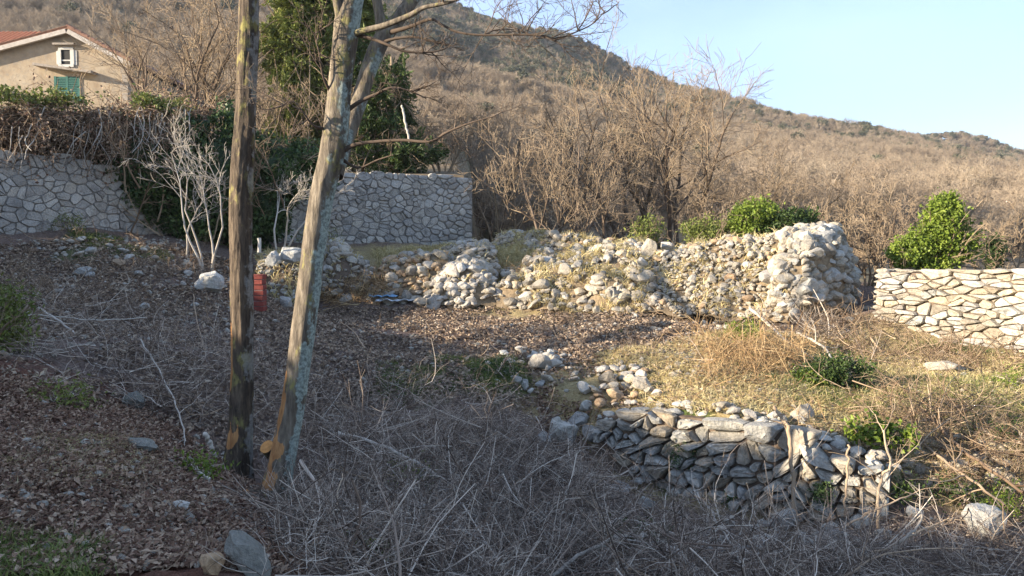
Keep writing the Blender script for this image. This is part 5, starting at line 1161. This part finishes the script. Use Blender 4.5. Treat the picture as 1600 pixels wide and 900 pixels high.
for k in range(14):
    Y = rsH.uniform(45, 110); u = rsH.uniform(-.1, .6); x = u * Y
    o = bpy.data.objects.new('hillside_evergreen', EVG[k % 2]); COL.objects.link(o); o.location = (float(x), float(Y), float(hillz(x, Y)[0])); s = rsH.uniform(.35, .6); o.scale = (s, s, s); tag(o, 'small green shrub dotted among the brown hillside trees', 'shrub', 'green shrubs on the hillside')
    if k < 2: srcs.append(o)
def wood():
    N = 26000; yy = 30 + (rsH.random(N) ** .62) * 420; u = rsH.uniform(-.95, .95, N); x = u * yy
    ok = ~((u < -.36) & (yy < 50)); 
    x, yy, u = x[ok], yy[ok], u[ok]; z = hillz(x, yy)
    ang = z / yy; sk = np.interp(u, SKU, SKS)
    patch = vnoise(x, yy, .02, 5) + .5 * vnoise(x, yy, .06, 6)
    top = (ang > sk - .055 - .02 * vnoise(x, yy, .03, 9) - .03 * (u < .1)) & (yy > 200)
    ev = (top & (rsH.random(len(x)) < np.where(u < .12, .5, .16))) | (rsH.random(len(x)) < np.where(patch > .75, .25, .015))
    idx = np.where(ev, 6 + rsH.integers(0, 2, len(x)), rsH.integers(0, 6, len(x)))
    sc = np.where(ev, rsH.uniform(.5, .9, len(x)), rsH.uniform(.5, .92, len(x))) * (1 + .15 * sstep(100, 300, yy))
    sc = np.where(yy < 40, sc * .75, sc)
    me = bpy.data.meshes.new('wood_points'); me.from_pydata(np.c_[x, yy, z].tolist(), [], [])
    for nm, arr, ty in (('pick', idx, 'INT'), ('size', sc, 'FLOAT'), ('spin', rsH.uniform(0, 6.28, len(x)), 'FLOAT'), ('tilta', rsH.normal(0, .22, len(x)), 'FLOAT'), ('tiltb', rsH.normal(0, .22, len(x)), 'FLOAT')):
        a = me.attributes.new(nm, ty, 'POINT'); a.data.foreach_set('value', np.asarray(arr, np.int32 if ty == 'INT' else np.float32))
    o = bpy.data.objects.new('hillside_wood', me); COL.objects.link(o); tag(o, 'brown leafless wood covering the sunlit hillside up to the skyline', 'wood', kind='stuff')
    ng = bpy.data.node_groups.new('wood', 'GeometryNodeTree'); ng.interface.new_socket('Geometry', in_out='INPUT', socket_type='NodeSocketGeometry'); ng.interface.new_socket('Geometry', in_out='OUTPUT', socket_type='NodeSocketGeometry')
    gi = ng.nodes.new('NodeGroupInput'); go = ng.nodes.new('NodeGroupOutput'); jn = ng.nodes.new('GeometryNodeJoinGeometry'); ip = ng.nodes.new('GeometryNodeInstanceOnPoints')
    for s in reversed(srcs):               # join reverses link order
        oi = ng.nodes.new('GeometryNodeObjectInfo'); oi.inputs['Object'].default_value = s; oi.inputs['As Instance'].default_value = True; ng.links.new(oi.outputs['Geometry'], jn.inputs[0])
    def na(nm, ty):
        n = ng.nodes.new('GeometryNodeInputNamedAttribute'); n.data_type = ty; n.inputs['Name'].default_value = nm; return n.outputs['Attribute']
    cx = ng.nodes.new('ShaderNodeCombineXYZ'); ng.links.new(na('spin', 'FLOAT'), cx.inputs[2]); ng.links.new(na('tilta', 'FLOAT'), cx.inputs[0]); ng.links.new(na('tiltb', 'FLOAT'), cx.inputs[1]); 
    ng.links.new(gi.outputs[0], ip.inputs['Points']); ng.links.new(jn.outputs[0], ip.inputs['Instance']); ip.inputs['Pick Instance'].default_value = True
    ng.links.new(na('pick', 'INT'), ip.inputs['Instance Index']); ng.links.new(cx.outputs[0], ip.inputs['Rotation']); ng.links.new(na('size', 'FLOAT'), ip.inputs['Scale']); ng.links.new(ip.outputs[0], go.inputs[0])
    md = o.modifiers.new('wood', 'NODES'); md.node_group = ng
wood()

# ------------------------------------------------------------------ ground cover
def litter(poly, dens_n, size, mt, label, name='leaf_litter', lift=.012):
    q = sample_poly(poly, dens_n); q = q[vnoise(q[:, 0], q[:, 1], 1.1, 21) + .7 * vnoise(q[:, 0], q[:, 1], 3.1, 22) > RNG.uniform(-1.0, .1, len(q))]; C = on_ground(q, lift) + np.c_[np.zeros((len(q), 2)), RNG.exponential(.012, len(q))]; n = len(q)
    d = rdir(n); d[:, 2] *= .45; g = Geo(); leaves(g, C, d, rdir(n, 2.2), np.exp(RNG.normal(0, .38, n)) * size * (1 + .04 * q[:, 1]), RNG.uniform(.4, .9, n) * size * (1 + .04 * q[:, 1]), fold=.4)
    tag(g.build(name, M[mt], None, smooth=False), label, 'leaves', kind='stuff')
litter([(-60, 382), (250, 385), (380, 410), (480, 480), (780, 480), (1100, 490), (1130, 545), (920, 590), (800, 640), (560, 640), (400, 740), (200, 640), (-60, 590)], 80000, .042, 'litter', 'brown fallen leaves covering the shaded slope and the terrace')
litter([(-60, 590), (200, 630), (370, 740), (430, 790), (480, 910), (-60, 910)], 52000, .028, 'litter_red', 'red brown fallen leaves on the near left bank')
litter([(420, 640), (800, 620), (950, 740), (1390, 810), (1620, 800), (1620, 920), (480, 920)], 26000, .03, 'litter', 'dead leaves under the brushwood of the hollow')
litter([(1000, 540), (1180, 520), (1900, 600), (1900, 800), (1400, 740), (1100, 660), (920, 640)], 30000, .03, 'litter', 'dead leaves in the dry grass of the sunny terrace')
def grass(poly, n, h, w, mt, label, name='dry_grass', lean=.8, mask=None, tufts=True):
    q = sample_poly(poly, n)
    if mask: q = q[vnoise(q[:, 0], q[:, 1], mask, 13) + .5 * vnoise(q[:, 0], q[:, 1], mask * 3, 14) > -.05]
    if tufts: k = len(q) // 14; c = q[:k]; q = c[RNG.integers(0, k, len(q))] + RNG.normal(0, .05, (len(q), 2))
    C = on_ground(q); n = len(q); d = norm(np.c_[RNG.normal(0, lean, (n, 2)), np.ones(n)]); Ln = RNG.uniform(.4, 1.3, n) * h
    g = Geo(); side = norm(np.cross(d, rdir(n))) * (w * RNG.uniform(.6, 1.3, n))[:, None]
    mid = C + d * (Ln * .55)[:, None]; tip = mid + norm(d + np.c_[RNG.normal(0, .5, (n, 2)), -.5 * np.ones(n)]) * (Ln * .5)[:, None]
    V = np.stack([C - side / 2, C + side / 2, mid + side * .4, mid - side * .4, tip], 1).reshape(-1, 3); i = np.arange(n)[:, None] * 5
    g.add(V, Q=i + [0, 1, 2, 3], T=i + [3, 2, 4], C=np.repeat(RNG.random(n), 5)); tag(g.build(name, M[mt], None, smooth=False), label, 'grass', kind='stuff')
T_SUN = [(930, 560), (1130, 520), (1290, 520), (1900, 600), (1900, 800), (1430, 745), (1330, 685), (1100, 655), (1010, 640)]
grass(T_SUN, 125000, .13, .006, 'straw', 'dry straw coloured grass matted over the sunny terrace', lean=1.3)
grass([(1350, 530), (1620, 560), (1620, 720), (1400, 680), (1250, 600)], 34000, .10, .006, 'grass', 'green grass patches on the sunny terrace', 'green_grass', mask=.9)
grass([(730, 570), (800, 560), (830, 600), (760, 620)], 5000, .12, .006, 'grass', 'green grass beside the shaded stone scatter', 'green_grass')
grass([(1080, 520), (1300, 570), (1620, 600), (1620, 680), (1250, 640)], 22000, .12, .006, 'grass', 'yellow green tufts across the sunny terrace', 'green_grass', mask=2.2)
grass([(780, 430), (900, 430), (1010, 420), (1000, 475), (780, 475)], 9000, .22, .012, 'straw', 'dry grass between the stones of the overgrown bank', lean=.9)
grass([(590, 570), (730, 560), (800, 600), (700, 650), (600, 640)], 12000, .10, .006, 'grass', 'thin green grass on the shaded terrace edge', 'green_grass', mask=1.4)
grass([(0, 660), (180, 670), (240, 740), (120, 780), (0, 770)], 9000, .07, .004, 'straw', 'pale dry grass on the near left bank', mask=1.5, lean=1.1)
grass([(-20, 830), (150, 860), (150, 915), (-20, 915)], 1500, .10, .005, 'grass', 'green grass blades at the bottom left corner', 'green_grass', lean=.6)
grass([(40, 640), (170, 630), (230, 690), (90, 740)], 5000, .05, .004, 'grass', 'short grey green grass on the near left bank', 'green_grass', mask=1.5)
grass([(100, 355), (250, 385), (300, 420), (150, 400)], 4000, .12, .01, 'grass', 'thin grass at the foot of the left wall', 'green_grass', mask=1.4)
grass([(480, 395), (640, 390), (760, 385), (900, 395), (1010, 400), (1000, 430), (760, 415), (520, 440)], 26000, .2, .012, 'straw', 'dry grass on the ledge behind the rubble', mask=.9)
grass([(930, 385), (1200, 385), (1200, 400), (930, 400)], 3000, .25, .014, 'straw', 'tall straw behind the tumbled bank')

def brush(poly, n, ln, r, mt, label, h=.35, up=.35, seed=1, sub=6, sub2=3, name='brushwood', flat=.5, zoff=0.0, curl=.16):
    rs = np.random.default_rng(seed); q = sample_poly(poly, n)
    if sub2 and n > 200: q = q[vnoise(q[:, 0], q[:, 1], 1.0, seed + 30) + .6 * vnoise(q[:, 0], q[:, 1], 2.6, seed + 31) > -.28]; n = len(q)
    K = 7; st = on_ground(q, zoff) + np.c_[np.zeros((n, 2)), rs.random(n) ** 1.6 * h * np.clip(1 + 1.3 * vnoise(q[:, 0], q[:, 1], .9, seed), .1, 2.2)]
    L_ = rs.uniform(.5, 1.3, n) * ln; d = norm(np.c_[rs.normal(size=(n, 2)), rs.normal(up, flat, n)]); Pt = np.zeros((n, K, 3)); cv = rs.normal(0, curl, (n, 3)); st = st - d * (L_ * .5)[:, None]
    for k in range(K):
        Pt[:, k] = st; d = norm(d + cv + rs.normal(0, .10, (n, 3))); st = st + d * (L_ / (K - 1))[:, None]
    gzv = H(Pt[:, :, 0].ravel(), Pt[:, :, 1].ravel()).reshape(n, K); Pt[:, :, 2] = np.maximum(Pt[:, :, 2], gzv + .01 + rs.random((n, 1)) * h * .3)
    g = Geo(); rr = np.linspace(1, .4, K)[None, :] * r * rs.uniform(.5, 1.5, (n, 1)); tubes(g, Pt, rr, 4)
    def child(Pp, m, Lc, rc, Kc):
        N_ = len(Pp); pi = np.repeat(np.arange(N_), m); t = rs.uniform(.15, .95, len(pi)) * (Pp.shape[1] - 1); i = np.minimum(t.astype(int), Pp.shape[1] - 2); f = (t - i)[:, None]
        s = Pp[pi, i] * (1 - f) + Pp[pi, i + 1] * f; ax = norm(Pp[pi, i + 1] - Pp[pi, i]); rv = rs.normal(size=s.shape); dd = norm(ax * .75 + norm(rv) * .85 + [0, 0, .02]); Q_ = np.zeros((len(pi), Kc, 3)); cv = rs.normal(0, curl * 1.3, s.shape); LL = Lc * rs.uniform(.4, 1.2, len(pi))
        for k in range(Kc): Q_[:, k] = s; dd = norm(dd + cv + rs.normal(0, .1, s.shape)); s = s + dd * (LL / (Kc - 1))[:, None]
        tubes(g, Q_, np.linspace(1, .4, Kc)[None, :] * rc * rs.uniform(.6, 1.3, (len(pi), 1)), 3); return Q_
    c1 = child(Pt, sub, ln * .42, r * .5, 5)
    if sub2: child(c1, sub2, ln * .2, r * .3, 3)
    tag(g.build(name, M[mt], None), label, 'brushwood', kind='stuff')
PIT = [(500, 690), (640, 650), (780, 650), (880, 710), (940, 800), (1100, 870), (1400, 880), (1640, 890), (1640, 930), (520, 930), (470, 810)]
brush(PIT, 1350, .85, .0055, 'twig', 'grey tangle of cut brushwood filling the hollow', h=.22, up=.12, seed=1, curl=.22)
brush([(580, 700), (760, 660), (940, 770), (1000, 900), (560, 900)], 800, .65, .0036, 'twig', 'finer grey brushwood heaped in the middle of the hollow', h=.32, up=.15, seed=2, curl=.25)
brush([(180, 560), (340, 560), (480, 600), (640, 600), (640, 680), (480, 740), (300, 700), (180, 640)], 210, .8, .0050, 'twig', 'grey twigs strewn between the left bank and the trunks', h=.12, up=.15, seed=3)
brush([(0, 480), (200, 480), (360, 540), (360, 640), (160, 620), (0, 580)], 130, .8, .005, 'twig', 'thin grey twigs on the dark left slope', h=.12, seed=4, flat=.4)
brush([(0, 375), (350, 400), (350, 500), (0, 500)], 130, .8, .005, 'twig_warm', 'brown twigs on the slope below the left wall', h=.1, seed=5, flat=.3)
brush([(440, 830), (560, 790), (620, 900), (430, 910)], 120, .6, .0045, 'twig', 'loose twigs below the cut stumps', h=.2, seed=6)
brush([(1180, 490), (1290, 505), (1300, 545), (1190, 545)], 260, 1.0, .010, 'twig', 'pile of grey branches in front of the broken wall end', h=.4, seed=7)
brush([(1270, 505), (1400, 515), (1620, 565), (1620, 590), (1300, 560)], 170, .7, .009, 'twig_warm', 'line of brown cut branches along the foot of the right dry wall', h=.25, seed=8)
brush([(1080, 540), (1250, 540), (1260, 600), (1120, 600)], 190, .8, .008, 'bracken', 'orange brown heap of dry bracken on the sunny terrace', h=.22, seed=9, sub2=2)
brush([(1350, 650), (1500, 640), (1620, 700), (1620, 780), (1500, 770), (1380, 710)], 170, .8, .007, 'twig_warm', 'brown brushwood hanging over the crumbling slope at the lower right', h=.2, seed=10)
brush([(1000, 470), (1200, 478), (1200, 495), (1010, 500)], 140, .7, .008, 'twig_warm', 'twigs at the foot of the tumbled bank', h=.2, seed=11)
brush([(400, 480), (1100, 480), (1180, 530), (900, 580), (620, 640), (420, 600)], 260, .5, .005, 'stick', 'sparse thin sticks lying on the leafy terrace', h=.03, flat=.1, up=0, seed=12, sub=3, sub2=0, name='fallen_sticks')
brush([(500, 455), (620, 440), (600, 478), (500, 480)], 110, .7, .009, 'bracken', 'brown dead bracken at the foot of the stones beside the leaning trunk', h=.3, seed=13)
brush([(780, 430), (1010, 430), (1000, 478), (790, 475)], 220, .6, .008, 'bracken', 'dry stems lying over the overgrown bank', h=.35, seed=14)
brush([(940, 570), (1100, 560), (1320, 640), (1400, 700), (1250, 680), (1020, 640)], 150, .5, .005, 'bracken', 'thin orange stems across the terrace edge', h=.06, seed=15, flat=.25, sub=4, sub2=1)
brush([(0, 640), (200, 680), (330, 780), (420, 905), (0, 905)], 260, .3, .0025, 'twig_warm', 'fine dry twigs on the near left bank', h=.03, seed=16, flat=.2, sub=4, sub2=1)
brush([(1130, 840), (1400, 850), (1600, 860), (1640, 870), (1640, 930), (1100, 930)], 380, .6, .0045, 'twig', 'grey twigs below the low wall and the standing boulder', h=.12, up=.1, seed=17)

# ------------------------------------------------------------------ unseen hedge added beyond the left edge, its top shaped to shade the slope
def side_hedge():
    y = np.linspace(-7, 13.5, 26); blobs = []
    for k, a in enumerate(y):
        x = -11.6 - .2 * math.sin(a * .7); z = h1(x, a); top = float(np.interp(a, [-7, 2.4, 5.4, 9.2, 11.6, 13.5], [2.4, 2.12, 1.88, 1.42, 1.12, 1.25])) + .08 * math.sin(k * 1.7); hh = max(.3, (top - z) / 2); blobs.append(((x, a, z + hh), (.7, .75, hh), 1 + hh))
    bush('added_shade_hedge', 'leafy boundary hedge along the top of the bank beyond the left edge', 'hedge', blobs, 900, 44, .14, .16, .11, 'leaf_dark', 40, base=(-11.6, 3, h1(-11.6, 3)))
side_hedge()
# thin air between the near plot and the ridge
def haze():
    g = Geo(); boxgeo(g, (-600, -30, -8), (600, 640, 330)); o = g.build('haze', None, None, False); tag(o, kind='stuff')
    m = bpy.data.materials.new('haze air'); m.use_nodes = True; nt = m.node_tree; nt.nodes.remove(nt.nodes['Principled BSDF'])
    v = nt.nodes.new('ShaderNodeVolumePrincipled'); v.inputs['Density'].default_value = .00028; v.inputs['Color'].default_value = (.86, .92, 1, 1); v.inputs['Anisotropy'].default_value = .2
    nt.links.new(v.outputs[0], nt.nodes['Material Output'].inputs['Volume']); o.data.materials.append(m)
haze()
# single fallen branches one can pick out of the tangle
def fallen():
    vs = []
    for k in range(7):
        rs = np.random.default_rng(300 + k); acc = {}; grow(acc, (-.5, 0, 0), (1, .1, .05), 1.1, .0085, 0, 2, rs, 0, .7, (5, 4), .42, .13, (10, 5, 4), .2, .45)
        vs.append((acc_geo(acc, (0,), S=(6,)).mesh('stem', M['twig' if k % 3 else 'stick']), acc_geo(acc, (1, 2), S=(6, 4, 3), rmin=.0015).mesh('side_twigs', M['twig' if k % 3 else 'stick'])))
    for poly, n, lab, grp, zz in ((PIT, 34, 'pale fallen branch lying on the grey brushwood of the hollow', 'fallen branches in the hollow', .2), ([(180, 560), (420, 580), (640, 620), (500, 720), (300, 690)], 22, 'thin pale fallen branch between the left bank and the two trunks', 'fallen branches beside the trunks', .08),
            ([(0, 420), (330, 420), (330, 600), (0, 600)], 16, 'thin grey fallen branch on the dark left slope', 'fallen branches on the left slope', .05), ([(1000, 560), (1300, 540), (1600, 600), (1600, 700), (1300, 640)], 14, 'thin fallen branch lying in the dry grass of the sunny terrace', 'fallen branches in the dry grass', .06)):
        q = on_ground(sample_poly(poly, n), zz)
        for p in q:
            a, b = random.choice(vs); root = empty('fallen_branch', p, lab, 'branch', grp); s = random.uniform(.5, 1.15); root.scale = (s, s, s); root.rotation_euler = (random.uniform(-3, 3), random.uniform(-.35, .35), random.uniform(0, 6.28))
            for me in (a, b): o = bpy.data.objects.new(me.name.split('.')[0], me); COL.objects.link(o); o.parent = root
fallen()
# the bare earth at the left end of the low wall
litter([(840, 600), (930, 640), (960, 720), (930, 780), (840, 700)], 5000, .03, 'litter_red', 'red brown leaves on the earth face left of the low wall')
for (px, py, w, h) in ((905, 650, 34, 26), (925, 668, 40, 24), (868, 668, 30, 44), (892, 680, 26, 40), (850, 685, 36, 24), (945, 660, 44, 24), (915, 640, 24, 18), (970, 760, 34, 26), (1010, 785, 30, 22), (820, 600, 24, 16)):
    g0 = G(px, py + h * .4); sz = w / F * g0[1]
    tag(place_rock('loose_stone', rock_mesh(px, 3, M['stone_grey'], (1, .8, 1), 14, .12), (g0[0], g0[1], g0[2] + h / F * g0[1] * .35), (sz * 1.1, sz * .9, h / F * g0[1] * 1.1)), 'fluted grey stone bedded in earth at the left end of the low wall', 'stone', 'stones in the earth face')
for (px, py, s_, lab) in ((1068, 712, .14, 'dark green moss and fern patch on the left part of the low wall'), (1140, 790, .10, 'small dark moss patch low on the low wall'), (1285, 775, .09, 'dark ivy sprig between the stakes on the low wall')):
    c = P(px, py, 8.35 - (px - 1068) * .0045); bush('moss_patch', lab, 'moss', [(c, (s_, .05, s_ * 1.1), 1)], 26, 16, .035, .03, .018, 'leaf_ivy', 0, base=c)
print('tris', sum(sum(len(p.vertices) - 2 for p in m.polygons) if len(m.polygons) < 400 else len(m.loops) - 2 * len(m.polygons) for m in (o.data for o in bpy.data.objects if o.type == 'MESH')))
